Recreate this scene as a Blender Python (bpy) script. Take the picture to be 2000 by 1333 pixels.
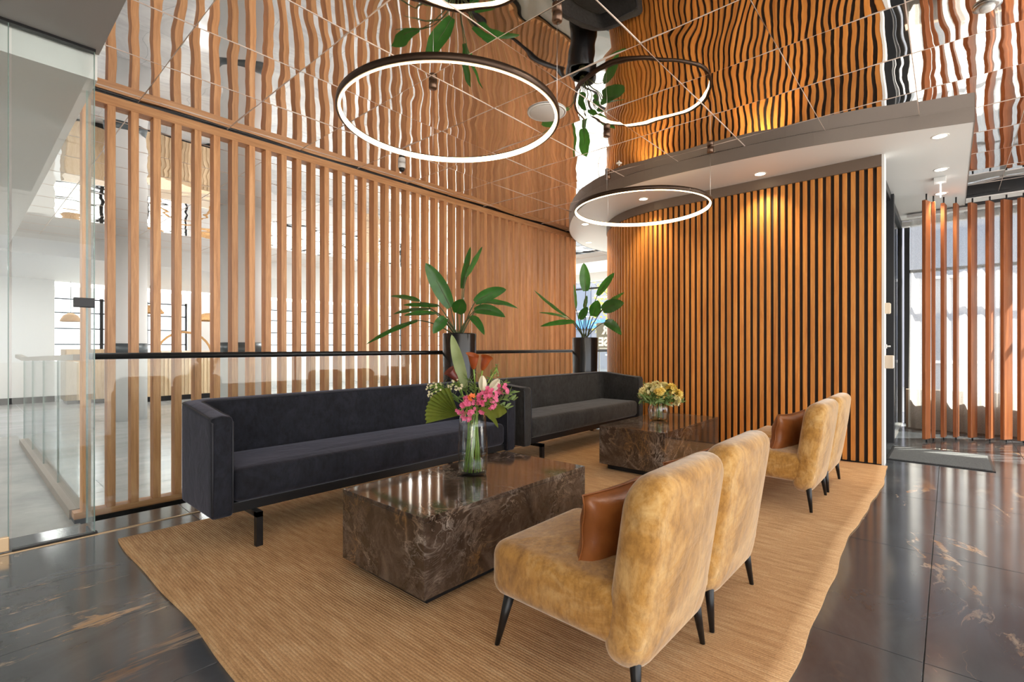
import bpy, bmesh, math, random
from mathutils import Vector, Matrix
random.seed(7)
for _o in list(bpy.data.objects):
    bpy.data.objects.remove(_o)
S = bpy.context.scene
COL = S.collection
PI = math.pi
# ------------------------------------------------------------------ camera
CAM_H = 1.10
ZC = 3.0                      # mirrored ceiling height
FX = 964.0                    # focal length in pixels of the 2000 px wide frame
AX = (853 / math.hypot(853, 964), 964 / math.hypot(853, 964))
cam = bpy.data.cameras.new('camera')
cam.sensor_width = 36
cam.lens = 36 * FX / 2000
cam.shift_y = 11.5 / 2000
cam.clip_start = 0.05
co = bpy.data.objects.new('camera', cam)
COL.objects.link(co)
co.location = (0, 0, CAM_H)
co.rotation_euler = (PI / 2, 0, -math.atan2(AX[1], AX[0]))
S.camera = co
# ------------------------------------------------------------------ world, sun, exposure
S.view_settings.view_transform = 'Standard'
S.view_settings.look = 'None'
S.view_settings.gamma = 1
S.view_settings.use_curve_mapping = False
S.view_settings.exposure = 0.95
W = bpy.data.worlds.new('sky')
S.world = W
W.use_nodes = True
_n = W.node_tree.nodes
_bg = _n['Background']
_bg.inputs['Color'].default_value = (0.93, 0.96, 1.0, 1)
_bg.inputs['Strength'].default_value = 2.2
sun = bpy.data.lights.new('sun', 'SUN')
sun.energy = 24.0
sun.angle = 0.01
sun.color = (1.0, 0.9, 0.76)
so = bpy.data.objects.new('sun', sun)
COL.objects.link(so)
_d = Vector((-0.663 * 0.81, 0.749 * 0.81, -0.587))
so.rotation_euler = _d.to_track_quat('-Z', 'Y').to_euler()


def area(name, loc, sx, sy, power, color, rot=(0, 0, 0)):
    l = bpy.data.lights.new(name, 'AREA')
    l.shape = 'RECTANGLE'
    l.size = sx
    l.size_y = sy
    l.energy = power
    l.color = color
    o = bpy.data.objects.new(name, l)
    COL.objects.link(o)
    o.location = loc
    o.rotation_euler = rot
    return o


# ceiling lighting of the hall behind the slats
for _u, _v in ((4.6, 6.8), (7.4, 6.8), (4.6, 9.6), (7.4, 9.6)):
    area('hall_ceiling_light', (_u, _v, 2.97), 0.6, 0.6, 26, (1, .97, .93))
for _u, _v in ((-1.0, 6.0), (-1.0, 9.5)):
    area('hall_ceiling_light', (_u, _v, 2.66), 0.5, 0.5, 18, (1, .97, .93))
for _u in (0.0, 4.0, 8.0):
    area('hall_ceiling_light', (_u, 13.4, 2.6), 0.5, 0.5, 26, (1, .97, .93))

# ------------------------------------------------------------------ helpers
ORI = {}


def world_origin(p):
    return ORI[p.name] if p is not None else Vector((0, 0, 0))


def put(name, me, mat, parent=None, origin=(0, 0, 0)):
    """link a mesh whose coordinates are relative to the world point origin"""
    o = bpy.data.objects.new(name, me)
    COL.objects.link(o)
    if mat is not None and len(me.materials) == 0:
        me.materials.append(mat)
    origin = Vector(origin)
    if parent is not None:
        o.parent = parent
        o.location = origin - world_origin(parent)
    else:
        o.location = origin
    ORI[o.name] = origin
    return o


def mk(name, verts, faces, mat, parent=None, smooth=False, origin=None):
    """verts in world coordinates"""
    if origin is None:
        origin = world_origin(parent) if parent is not None else Vector((0, 0, 0))
    origin = Vector(origin)
    me = bpy.data.meshes.new(name)
    me.from_pydata([tuple(Vector(v) - origin) for v in verts], [], faces)
    bm = bmesh.new()
    bm.from_mesh(me)
    bmesh.ops.recalc_face_normals(bm, faces=bm.faces)
    bm.to_mesh(me)
    bm.free()
    if smooth:
        me.polygons.foreach_set('use_smooth', [True] * len(me.polygons))
    me.update()
    return put(name, me, mat, parent, origin)


BF = [(0, 3, 2, 1), (4, 5, 6, 7), (0, 1, 5, 4), (1, 2, 6, 5), (2, 3, 7, 6), (3, 0, 4, 7)]


def bxv(x0, x1, y0, y1, z0, z1):
    return [(x0, y0, z0), (x1, y0, z0), (x1, y1, z0), (x0, y1, z0), (x0, y0, z1), (x1, y0, z1), (x1, y1, z1), (x0, y1, z1)]


def boxmesh(name, x0, x1, y0, y1, z0, z1, bevel=0.0, seg=2):
    me = bpy.data.meshes.new(name)
    me.from_pydata(bxv(x0, x1, y0, y1, z0, z1), [], BF)
    if bevel > 0:
        bm = bmesh.new()
        bm.from_mesh(me)
        bmesh.ops.bevel(bm, geom=list(bm.edges), offset=bevel, segments=seg, profile=0.6, affect='EDGES')
        bm.to_mesh(me)
        bm.free()
    me.update()
    return me


def box(name, x0, x1, y0, y1, z0, z1, mat, parent=None, bevel=0.0, seg=2):
    o = world_origin(parent) if parent is not None else Vector(((x0 + x1) / 2, (y0 + y1) / 2, z0))
    me = boxmesh(name, x0 - o.x, x1 - o.x, y0 - o.y, y1 - o.y, z0 - o.z, z1 - o.z, bevel, seg)
    return put(name, me, mat, parent, o)


class MB:
    """collects several shapes that make up ONE part"""

    def __init__(self):
        self.v = []
        self.f = []

    def add(self, vs, fs):
        b = len(self.v)
        self.v += [tuple(p) for p in vs]
        self.f += [tuple(i + b for i in q) for q in fs]
        return self

    def box(self, *a):
        return self.add(bxv(*a), BF)

    def build(self, name, mat, parent=None, smooth=False, origin=None):
        return mk(name, self.v, self.f, mat, parent, smooth, origin)


def tubev(pts, r, n=8, caps=True):
    pts = [Vector(p) for p in pts]
    rs = r if isinstance(r, (list, tuple)) else [r] * len(pts)
    vs, fs = [], []
    ref = None
    for i, p in enumerate(pts):
        t = (pts[min(i + 1, len(pts) - 1)] - pts[max(i - 1, 0)]).normalized()
        if ref is None:
            ref = Vector((0, 0, 1)) if abs(t.z) < 0.9 else Vector((1, 0, 0))
        a = (ref - t * ref.dot(t)).normalized()
        ref = a
        b = t.cross(a)
        for k in range(n):
            q = 2 * PI * k / n
            vs.append(p + (a * math.cos(q) + b * math.sin(q)) * rs[i])
    for i in range(len(pts) - 1):
        for k in range(n):
            fs.append((i * n + k, i * n + (k + 1) % n, (i + 1) * n + (k + 1) % n, (i + 1) * n + k))
    if caps:
        fs.append(tuple(range(n - 1, -1, -1)))
        fs.append(tuple((len(pts) - 1) * n + k for k in range(n)))
    return vs, fs


def tube(name, pts, r, mat, parent=None, n=8, smooth=True):
    v, f = tubev(pts, r, n)
    return mk(name, v, f, mat, parent, smooth)


def lathev(prof, c, n=32, close=False):
    """prof: list of (r, z) ; c centre"""
    vs, fs = [], []
    for r, z in prof:
        for k in range(n):
            q = 2 * PI * k / n
            vs.append((c[0] + r * math.cos(q), c[1] + r * math.sin(q), c[2] + z))
    for i in range(len(prof) - 1):
        for k in range(n):
            fs.append((i * n + k, i * n + (k + 1) % n, (i + 1) * n + (k + 1) % n, (i + 1) * n + k))
    if not close:
        fs.append(tuple(range(n - 1, -1, -1)))
        fs.append(tuple((len(prof) - 1) * n + k for k in range(n)))
    else:
        m = len(prof) - 1
        for k in range(n):
            fs.append((m * n + k, m * n + (k + 1) % n, (k + 1) % n, k))
    return vs, fs


def lathe(name, prof, c, mat, parent=None, n=32, close=False, smooth=True):
    v, f = lathev(prof, c, n, close)
    return mk(name, v, f, mat, parent, smooth)


def thing(name, loc, label, cat, group=None, kind=None):
    o = bpy.data.objects.new(name, None)
    COL.objects.link(o)
    o.empty_display_size = 0.1
    o.location = loc
    ORI[o.name] = Vector(loc)
    return tag(o, label, cat, group, kind)


def tag(o, label=None, cat=None, group=None, kind=None):
    if label:
        o['label'] = label
    if cat:
        o['category'] = cat
    if group:
        o['group'] = group
    if kind:
        o['kind'] = kind
    return o


def struct(o, label=None):
    o['kind'] = 'structure'
    if label:
        o['label'] = label
    return o


def rr(w, h, rad, n=6):
    """rounded rectangle outline, rad = (top right, top left, bottom left, bottom right)"""
    pts = []
    for (cx, cy, r, a0) in ((w / 2 - rad[0], h / 2 - rad[0], rad[0], 0), (-w / 2 + rad[1], h / 2 - rad[1], rad[1], PI / 2),
                            (-w / 2 + rad[2], -h / 2 + rad[2], rad[2], PI), (w / 2 - rad[3], -h / 2 + rad[3], rad[3], 1.5 * PI)):
        for k in range(n + 1):
            q = a0 + PI / 2 * k / n
            pts.append((cx + r * math.cos(q), cy + r * math.sin(q)))
    return pts


def rslab(w, h, rad, t, r, dome=(0, 0), n=6, segs=5, caps=6):
    """rounded slab : outline in xy, thickness along z, softly rounded edges, domed faces"""
    rings = []

    def ring(inset, z, s=1.0):
        o = rr(w - 2 * inset, h - 2 * inset, [max(q - inset, 0.004) for q in rad], n)
        return [(x * s, y * s, z) for x, y in o]
    for k in range(caps):                        # lower cap from the middle out
        s = (k + 0.4) / caps
        rings.append(ring(r, -t / 2 - dome[0] * (1 - s * s), s))
    for k in range(segs + 1):
        q = PI / 2 * k / segs
        rings.append(ring(r * (1 - math.sin(q)), -t / 2 + r * (1 - math.cos(q))))
    for k in range(segs + 1):
        q = PI / 2 * k / segs
        rings.append(ring(r * (1 - math.cos(q)), t / 2 - r * (1 - math.sin(q))))
    for k in range(caps - 1, -1, -1):
        s = (k + 0.4) / caps
        rings.append(ring(r, t / 2 + dome[1] * (1 - s * s), s))
    m = len(rings[0])
    vs = [p for g in rings for p in g]
    fs = []
    for i in range(len(rings) - 1):
        for k in range(m):
            fs.append((i * m + k, i * m + (k + 1) % m, (i + 1) * m + (k + 1) % m, (i + 1) * m + k))
    vs.append((0, 0, -t / 2 - dome[0]))
    vs.append((0, 0, t / 2 + dome[1]))
    L = (len(rings) - 1) * m
    for k in range(m):
        fs.append((len(vs) - 2, (k + 1) % m, k))
        fs.append((len(vs) - 1, L + k, L + (k + 1) % m))
    return vs, fs


def at(x, y, d):
    """world point at forward distance d from the photograph's viewpoint"""
    r = (x - 1000) / FX
    return Vector(((AX[0] * r + AX[1]) * d, (-AX[1] * r + AX[0]) * d, CAM_H - (y - 678) / FX * d))


# ------------------------------------------------------------------ materials
MATS = {}


class N:
    def __init__(self, name):
        self.m = bpy.data.materials.new(name)
        self.m.use_nodes = True
        self.t = self.m.node_tree
        self.p = self.t.nodes['Principled BSDF']
        self.out = self.t.nodes['Material Output']
        MATS[name] = self.m

    def new(self, kind, **kw):
        n = self.t.nodes.new(kind)
        for k, v in kw.items():
            if hasattr(n, k):
                setattr(n, k, v)
            else:
                n.inputs[k.replace('_', ' ')].default_value = v
        return n

    def link(self, a, b):
        self.t.links.new(a, b)

    def set(self, **kw):
        for k, v in kw.items():
            self.p.inputs[k.replace('_', ' ')].default_value = v
        return self

    def pos(self, scale=(1, 1, 1), obj=False):
        if obj:
            g = self.new('ShaderNodeTexCoord').outputs['Object']
        else:
            g = self.new('ShaderNodeNewGeometry').outputs['Position']
        mp = self.new('ShaderNodeMapping')
        mp.inputs['Scale'].default_value = scale
        self.link(g, mp.inputs['Vector'])
        return mp.outputs['Vector']

    def noise(self, vec, scale, detail=4, rough=0.5, dist=0.0):
        n = self.new('ShaderNodeTexNoise')
        n.inputs['Scale'].default_value = scale
        n.inputs['Detail'].default_value = detail
        n.inputs['Roughness'].default_value = rough
        n.inputs['Distortion'].default_value = dist
        self.link(vec, n.inputs['Vector'])
        return n.outputs['Fac']

    def ramp(self, fac, stops, interp='LINEAR'):
        r = self.new('ShaderNodeValToRGB')
        e = r.color_ramp.elements
        r.color_ramp.interpolation = interp
        while len(e) < len(stops):
            e.new(0.5)
        for q, (p, c) in zip(e, stops):
            q.position = p
            q.color = (c[0], c[1], c[2], 1) if not isinstance(c, (int, float)) else (c, c, c, 1)
        self.link(fac, r.inputs['Fac'])
        return r.outputs['Color']

    def mix(self, fac, a, b, mode='MIX'):
        m = self.new('ShaderNodeMix', data_type='RGBA', blend_type=mode)
        for i, v in ((0, fac), (6, a), (7, b)):
            if hasattr(v, 'is_linked') or isinstance(v, bpy.types.NodeSocket):
                self.link(v, m.inputs[i])
            elif isinstance(v, (int, float)):
                m.inputs[i].default_value = v
            else:
                m.inputs[i].default_value = (v[0], v[1], v[2], 1)
        return m.outputs[2]

    def bump(self, h, strength=0.3, dist=0.01):
        b = self.new('ShaderNodeBump')
        b.inputs['Strength'].default_value = strength
        b.inputs['Distance'].default_value = dist
        self.link(h, b.inputs['Height'])
        self.link(b.outputs['Normal'], self.p.inputs['Normal'])
        return self

    def col(self, c):
        self.link(c, self.p.inputs['Base Color'])
        return self


def plain(name, c, rough=0.5, metal=0.0, **kw):
    n = N(name)
    n.set(Base_Color=(c[0], c[1], c[2], 1), Roughness=rough, Metallic=metal, **kw)
    v = n.pos(obj=True)
    f = n.noise(v, 35, 3)
    n.bump(f, 0.04, 0.002)
    return n.m


def wood(name, dark, mid, light, rough=0.45, along='z', scale=1.0):
    n = N(name)
    sc = {'z': (9, 9, 0.55), 'x': (0.55, 9, 9), 'y': (9, 0.55, 9)}[along]
    v = n.pos(tuple(q * scale for q in sc))
    oi = n.new('ShaderNodeObjectInfo').outputs['Random']
    ad = n.new('ShaderNodeVectorMath', operation='MULTIPLY_ADD')
    cb = n.new('ShaderNodeCombineXYZ')
    for k in range(3):
        n.link(oi, cb.inputs[k])
    n.link(cb.outputs[0], ad.inputs[0])
    ad.inputs[1].default_value = (37, 53, 29)
    n.link(v, ad.inputs[2])
    f1 = n.noise(ad.outputs[0], 3.2, 6, 0.6, 0.6)
    f2 = n.noise(ad.outputs[0], 22, 3, 0.5)
    c = n.ramp(f1, [(0.3, dark), (0.52, mid), (0.75, light)])
    g = n.ramp(f2, [(0.35, (0.80, 0.76, 0.72)), (0.6, (1, 1, 1))])
    c2 = n.mix(0.55, c, g, 'MULTIPLY')
    hv = n.new('ShaderNodeHueSaturation')
    mr = n.new('ShaderNodeMapRange')
    n.link(oi, mr.inputs['Value'])
    mr.inputs['To Min'].default_value = 0.84
    mr.inputs['To Max'].default_value = 1.14
    n.link(mr.outputs[0], hv.inputs['Value'])
    n.link(c2, hv.inputs['Color'])
    n.col(hv.outputs['Color'])
    n.set(Roughness=rough)
    n.bump(f2, 0.08, 0.002)
    return n.m


OAK = wood('oak_slat', (.50, .235, .095), (.66, .34, .15), (.78, .45, .22))
OAKX = wood('oak_rail', (.50, .235, .095), (.66, .34, .15), (.78, .45, .22), along='x')
CEDAR = wood('cedar_wall', (.50, .17, .030), (.66, .26, .050), (.78, .36, .085))
FIN = wood('fin_timber', (.22, .062, .020), (.31, .098, .030), (.39, .14, .044))
PALE = wood('pale_wood', (.60, .42, .25), (.70, .52, .33), (.78, .60, .40))

mir = N('mirror_panel')
mir.set(Base_Color=(.88, .86, .85, 1), Metallic=1.0, Roughness=0.015)
v = mir.pos((1.0, 1.0, 1))
mir.bump(mir.noise(v, 3.0, 1.0, 0.3), 0.10, 0.030)
MIRROR = mir.m
WHITE = plain('white_paint', (.80, .80, .79), .6)
SOFFIT = plain('soffit_paint', (.74, .74, .73), .5)
FASCIA = plain('fascia_metal', (.20, .165, .14), .42, .25)
GREYBOX = plain('grey_paint', (.33, .32, .31), .6)
BLACK = plain('black_metal', (.012, .012, .013), .38, .3)
DARKB = plain('dark_backing', (.018, .014, .012), .7)
DTRIM = plain('dark_trim', (.16, .115, .085), .5)
POST = plain('charcoal_frame', (.035, .037, .042), .4, .3)
ALU = plain('brushed_metal', (.60, .60, .60), .3, 1.0)
BRASS = plain('brass_strip', (.55, .38, .22), .35, 1.0)
SEAM = plain('seam_strip', (.74, .62, .55), .35, .0)
BEIGE = plain('beige_plastic', (.66, .55, .42), .5)
STEELBAND = plain('column_band', (.11, .13, .14), .35, .4)
HALLF = None

n = N('hall_floor_stone')
v = n.pos((0.7, 2.2, 1))
n.col(n.ramp(n.noise(v, 1.8, 6, .6, .4), [(.25, (.30, .30, .30)), (.55, (.43, .43, .43)), (.8, (.54, .53, .52))]))
n.set(Roughness=.2)
HALLF = n.m
n = N('ramp_concrete')
v = n.pos((1, 1, 1))
n.col(n.ramp(n.noise(v, 2.2, 8, .65, .6), [(.3, (.22, .215, .20)), (.55, (.36, .35, .32)), (.8, (.48, .47, .43))]))
n.set(Roughness=.32)
RAMPM = n.m

# polished dark stone with pale and golden drifts
n = N('dark_stone')
v = n.pos((0.55, 1.0, 1))
w1 = n.noise(v, 1.3, 5, .55, 1.4)
base = n.ramp(n.noise(v, 2.6, 6, .6, .8), [(.3, (.042, .048, .056)), (.6, (.078, .088, .101)), (.85, (.15, .16, .175))])
vm = n.new('ShaderNodeVectorMath', operation='MULTIPLY')
vm.inputs[1].default_value = (0.8, 3.2, 1)
n.link(n.pos(), vm.inputs[0])
va = n.new('ShaderNodeVectorMath', operation='ADD')
cc = n.new('ShaderNodeCombineXYZ')
mm = n.new('ShaderNodeMath', operation='MULTIPLY')
n.link(w1, mm.inputs[0])
mm.inputs[1].default_value = 3.2
n.link(mm.outputs[0], cc.inputs[0])
n.link(mm.outputs[0], cc.inputs[1])
n.link(vm.outputs[0], va.inputs[0])
n.link(cc.outputs[0], va.inputs[1])
vein = n.noise(va.outputs[0], 1.5, 9, .66, .3)
vm_ = n.ramp(vein, [(.585, 0.0), (.62, .75), (.645, 1.0), (.67, .25), (.72, 0)])
gate = n.ramp(n.noise(n.pos((.35, .5, 1)), 1.1, 2), [(.46, .04), (.60, 1.0)])
fac = n.mix(1.0, vm_, gate, 'MULTIPLY')
c = n.mix(fac, base, n.ramp(n.noise(v, 7, 3), [(.35, (.46, .22, .06)), (.65, (.62, .50, .38))]))
n.col(c)
n.set(Roughness=.13, Specular_IOR_Level=1.0)
STONE = n.m
GROUT = plain('grout', (.02, .02, .02), .7)

# jute rug
n = N('jute_weave')
v = n.pos((1, 1, 1))
wv = n.new('ShaderNodeTexWave', wave_type='BANDS', bands_direction='X')
wv.inputs['Scale'].default_value = 26
wv.inputs['Distortion'].default_value = 1.2
wv.inputs['Detail'].default_value = 3
wv.inputs['Detail Scale'].default_value = 1.6
n.link(v, wv.inputs['Vector'])
f1 = n.noise(n.pos((26, 3.0, 1)), 1.6, 5, .7)
f2 = n.noise(n.pos((1, 1, 1)), 160, 2, .6)
c = n.ramp(f1, [(.25, (.38, .20, .080)), (.5, (.60, .355, .165)), (.75, (.76, .52, .29))])
c = n.mix(.55, c, n.ramp(f2, [(.3, (.55, .5, .45)), (.6, (1, 1, 1))]), 'MULTIPLY')
c = n.mix(.42, c, n.ramp(wv.outputs['Fac'], [(.08, (.5, .44, .38)), (.45, (1, 1, 1))]), 'MULTIPLY')
n.col(c)
n.set(Roughness=.95)
hh = n.mix(.5, wv.outputs['Fac'], f2)
n.bump(hh, .5, .006)
JUTE = n.m


def velvet(name, c0, c1, c2, sheen, tint, sc=1.0):
    n = N(name)
    v = n.pos(obj=True)
    f = n.noise(v, 5.5 * sc, 6, .7, .8)
    g = n.noise(n.pos((1, 1, .45), obj=True), 42 * sc, 5, .7)
    c = n.ramp(f, [(.30, c0), (.5, c1), (.72, c2)])
    c = n.mix(.65, c, n.ramp(g, [(.36, (.52, .46, .40)), (.56, (1, 1, 1))]), 'MULTIPLY')
    n.col(c)
    n.set(Roughness=.85, Sheen_Weight=sheen, Sheen_Roughness=.45, Sheen_Tint=(tint[0], tint[1], tint[2], 1), Specular_IOR_Level=.2)
    w = n.noise(n.pos((1, 1, 1), obj=True), 7, 4, .55, 1.2)
    n.bump(w, .25, .02)
    return n.m


GOLDV = velvet('golden_velvet', (.28, .125, .020), (.45, .225, .050), (.62, .39, .155), .72, (1, .94, .84))
NAVYV = velvet('charcoal_velvet', (.009, .0095, .013), (.014, .015, .021), (.023, .024, .033), .24, (.62, .63, .80))
GREYV = velvet('grey_velvet', (.020, .019, .018), (.030, .029, .028), (.043, .042, .040), .24, (.75, .73, .72))
PIPE = plain('piping_fabric', (.02, .021, .028), .7)

n = N('tan_leather')
v = n.pos(obj=True)
n.col(n.ramp(n.noise(v, 6, 5, .6), [(.3, (.21, .062, .015)), (.7, (.36, .125, .034))]))
n.set(Roughness=.36, Specular_IOR_Level=.5)
n.bump(n.noise(v, 20, 6, .6, .8), .35, .006)
LEATHER = n.m

# brown veined marble
n = N('brown_marble')
v = n.pos()
w1 = n.noise(v, 3.0, 5, .6, 1.0)
base = n.ramp(n.noise(v, 5, 7, .65, 1.2), [(.28, (.020, .012, .008)), (.52, (.062, .040, .028)), (.75, (.15, .11, .085))])
va = n.new('ShaderNodeVectorMath', operation='ADD')
cc = n.new('ShaderNodeCombineXYZ')
n.link(w1, cc.inputs[0])
n.link(w1, cc.inputs[1])
n.link(w1, cc.inputs[2])
n.link(v, va.inputs[0])
n.link(cc.outputs[0], va.inputs[1])
vo = n.new('ShaderNodeTexVoronoi', feature='DISTANCE_TO_EDGE')
vo.inputs['Scale'].default_value = 4.5
n.link(va.outputs[0], vo.inputs['Vector'])
vn = n.ramp(vo.outputs['Distance'], [(0.0, 1.0), (.018, .45), (.06, 0.0)])
vein2 = n.ramp(n.noise(va.outputs[0], 6, 9, .7, .6), [(.50, 0.0), (.54, .6), (.57, 0)])
ff = n.mix(1.0, n.mix(.75, (0, 0, 0), vn), vein2, 'ADD')
ff = n.mix(1.0, ff, n.ramp(n.noise(v, 2.2, 2), [(.42, .08), (.62, .9)]), 'MULTIPLY')
c = n.mix(ff, base, n.ramp(n.noise(v, 3, 3), [(.4, (.30, .16, .06)), (.6, (.44, .38, .33))]))
n.col(c)
n.set(Roughness=.07, Specular_IOR_Level=.65)
MARBLE = n.m


def glass(name, tint, refl=1.0):
    n = N(name)
    tr = n.new('ShaderNodeBsdfTransparent')
    tr.inputs[0].default_value = (tint[0], tint[1], tint[2], 1)
    gl = n.new('ShaderNodeBsdfGlossy')
    gl.inputs['Roughness'].default_value = 0.0
    fr = n.new('ShaderNodeLayerWeight')
    fr.inputs['Blend'].default_value = 0.5
    pw = n.new('ShaderNodeMath', operation='POWER')
    pw.inputs[1].default_value = 5.0
    n.link(fr.outputs['Facing'], pw.inputs[0])
    mx = n.new('ShaderNodeMixShader')
    mu = n.new('ShaderNodeMath', operation='MULTIPLY_ADD')
    mu.inputs[1].default_value = .6 * refl
    mu.inputs[2].default_value = .026 * refl
    n.link(pw.outputs[0], mu.inputs[0])
    n.link(mu.outputs[0], mx.inputs[0])
    n.link(tr.outputs[0], mx.inputs[1])
    n.link(gl.outputs[0], mx.inputs[2])
    n.link(mx.outputs[0], n.out.inputs['Surface'])
    return n.m


GLASS = glass('clear_glass', (.95, .975, .97))
TGLASS = glass('thin_vase_glass', (.95, .97, .98), 2.2)
TWATER = glass('still_water', (.93, .96, .88), 1.2)
GREENG = plain('glass_edge', (.30, .42, .38), .15)
GREENG.node_tree.nodes['Principled BSDF'].inputs['Transmission Weight'].default_value = .35
n = N('vase_glass')
n.set(Base_Color=(.97, .99, 1, 1), Roughness=0.0, IOR=1.45, Transmission_Weight=1.0)
VGLASS = n.m
n = N('water')
n.set(Base_Color=(.93, .97, .90, 1), Roughness=0.0, IOR=1.33, Transmission_Weight=1.0)
WATER = n.m


def emis(name, c, s):
    n = N(name)
    n.set(Base_Color=(c[0], c[1], c[2], 1), Emission_Color=(c[0], c[1], c[2], 1), Emission_Strength=s)
    return n.m


LED = emis('warm_led', (1.0, .72, .40), 5.5)
DOWN = emis('downlight_led', (1.0, .86, .62), 7.0)
COOL = emis('cool_led', (1.0, .98, .95), 4.0)


def leafm(name, a, b, rough=.35, tl=.25):
    n = N(name)
    v = n.pos(obj=True)
    n.col(n.ramp(n.noise(v, 9, 4), [(.3, a), (.7, b)]))
    n.set(Roughness=rough, Specular_IOR_Level=.5)
    t = n.new('ShaderNodeBsdfTranslucent')
    t.inputs[0].default_value = (min(1, b[0] * 1.6), min(1, b[1] * 1.6), b[2], 1)
    mx = n.new('ShaderNodeMixShader')
    mx.inputs[0].default_value = tl
    n.link(n.p.outputs[0], mx.inputs[1])
    n.link(t.outputs[0], mx.inputs[2])
    n.link(mx.outputs[0], n.out.inputs['Surface'])
    return n.m


LEAF = leafm('strelitzia_leaf', (.018, .085, .016), (.055, .19, .035), .3)
STEM = leafm('plant_stem', (.06, .09, .03), (.12, .13, .05), .5, .05)
PALM = leafm('palm_leaf', (.11, .15, .02), (.22, .26, .045), .5)
SILVER = leafm('pale_leaf', (.20, .28, .10), (.36, .42, .20), .5)
SPRIG = leafm('sprig_leaf', (.12, .20, .06), (.24, .33, .12), .5)
GSTEM = leafm('green_stem', (.14, .26, .03), (.28, .40, .07), .4, .1)
CALLA = leafm('calla_petal', (.20, .035, .012), (.42, .10, .02), .35)
CALLAD = leafm('calla_dark', (.10, .015, .015), (.19, .04, .02), .35)
PINK = leafm('pink_petal', (.66, .05, .17), (.85, .20, .36), .45)
CREAM = leafm('cream_petal', (.76, .68, .50), (.86, .80, .66), .5)
YELLOW = leafm('yellow_petal', (.80, .52, .08), (.92, .72, .26), .5)
PALEY = leafm('pale_yellow_petal', (.82, .70, .34), (.90, .80, .50), .5)
ORANGE = leafm('orange_petal', (.80, .12, .03), (.90, .24, .05), .5)
WAXF = leafm('wax_flower', (.66, .56, .34), (.80, .72, .50), .5)
BARK = plain('bark', (.10, .07, .05), .9)
n = N('planter_glaze')
n.set(Base_Color=(.014, .014, .015, 1), Roughness=.2, Metallic=.2)
PLANT = n.m
SOIL = plain('soil', (.03, .02, .015), .95)

n = N('sheer_curtain')
tr = n.new('ShaderNodeBsdfTransparent')
tl = n.new('ShaderNodeBsdfTranslucent')
tl.inputs[0].default_value = (.72, .70, .68, 1)
df = n.new('ShaderNodeBsdfDiffuse')
df.inputs[0].default_value = (.62, .60, .57, 1)
m1 = n.new('ShaderNodeMixShader')
m1.inputs[0].default_value = .5
n.link(tl.outputs[0], m1.inputs[1])
n.link(df.outputs[0], m1.inputs[2])
m2 = n.new('ShaderNodeMixShader')
fv = n.ramp(n.noise(n.pos((1, 1, .2)), 300, 1), [(.3, .40), (.7, .52)])
n.link(fv, m2.inputs[0])
n.link(tr.outputs[0], m2.inputs[1])
n.link(m1.outputs[0], m2.inputs[2])
n.link(m2.outputs[0], n.out.inputs['Surface'])
SHEER = n.m
n = N('mat_pile')
n.col(n.ramp(n.noise(n.pos(), 220, 2), [(.3, (.04, .045, .05)), (.7, (.16, .17, .18))]))
n.set(Roughness=.95)
n.bump(n.noise(n.pos(), 200, 2), .5, .01)
MATP = n.m
n = N('wicker')
n.col(n.ramp(n.noise(n.pos((1, 1, 3)), 40, 3), [(.3, (.45, .22, .08)), (.7, (.75, .48, .22))]))
n.set(Roughness=.8)
WICKER = n.m
PAVE = plain('pavement', (.26, .26, .26), .8)
BLD = plain('pale_render', (.27, .27, .31), .7)
BLDW = plain('window_tint', (.16, .18, .24), .2)
BLUE = plain('blue_awning', (.10, .30, .72), .5)
SIGN = plain('sign_board', (.20, .19, .14), .5)
LETTER = plain('sign_letter', (.85, .83, .76), .5)
LOWW = plain('upstand_render', (.20, .13, .09), .8)

# ------------------------------------------------------------------ the setting
# lounge floor : grout bed and stone tiles
FL = struct(box('floor', -4.5, 9.4, -4.5, 4.03, -.25, -.004, GROUT), 'polished dark stone floor of the lounge')
TU, TV = 1.2, .615
tme = boxmesh('tile', -TU / 2 + .0015, TU / 2 - .0015, -TV / 2 + .0015, TV / 2 - .0015, -.03, 0, .0012, 1)
tme.materials.append(STONE)
for i in range(-4, 8):
    for j in range(-7, 6):
        u0 = 2.236 + (i - 1) * TU
        v0 = 3.14 + (j - 4) * TV
        put('tile', tme, None, FL, (u0 + TU / 2 - .6 + .6, v0 - TV / 2, 0))
# last narrow course along the screen
tme2 = boxmesh('tile', -TU / 2 + .0015, TU / 2 - .0015, -.13, .135, -.03, 0, .0012, 1)
tme2.materials.append(STONE)
for i in range(-4, 8):
    put('tile', tme2, None, FL, (2.236 + (i - 1) * TU + TU / 2, 3.14 + TV + .14, 0))
box('edge_strip', -.6, 7.0, 3.735, 3.75, -.01, .004, BRASS, FL)
# hall floor behind the slats
HF = struct(box('floor_hall', -7, 14.5, 4.03, 18, -.4, -.18, HALLF), 'pale grey stone floor of the hall behind the slats')
for k in range(5):
    box('joint', -7, 14.5, 5.6 + k * 1.3, 5.605 + k * 1.3, -.18, -.1795, STEELBAND, HF)
for k in range(9):
    box('joint', .9 + k * 1.2, .905 + k * 1.2, 4.8, 16, -.18, -.1795, STEELBAND, HF)
struct(box('floor_ramp', -7, .60, 3.80, 10.0, -.39, -.17, RAMPM), 'worn concrete ramp floor left of the glass balustrade')

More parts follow.
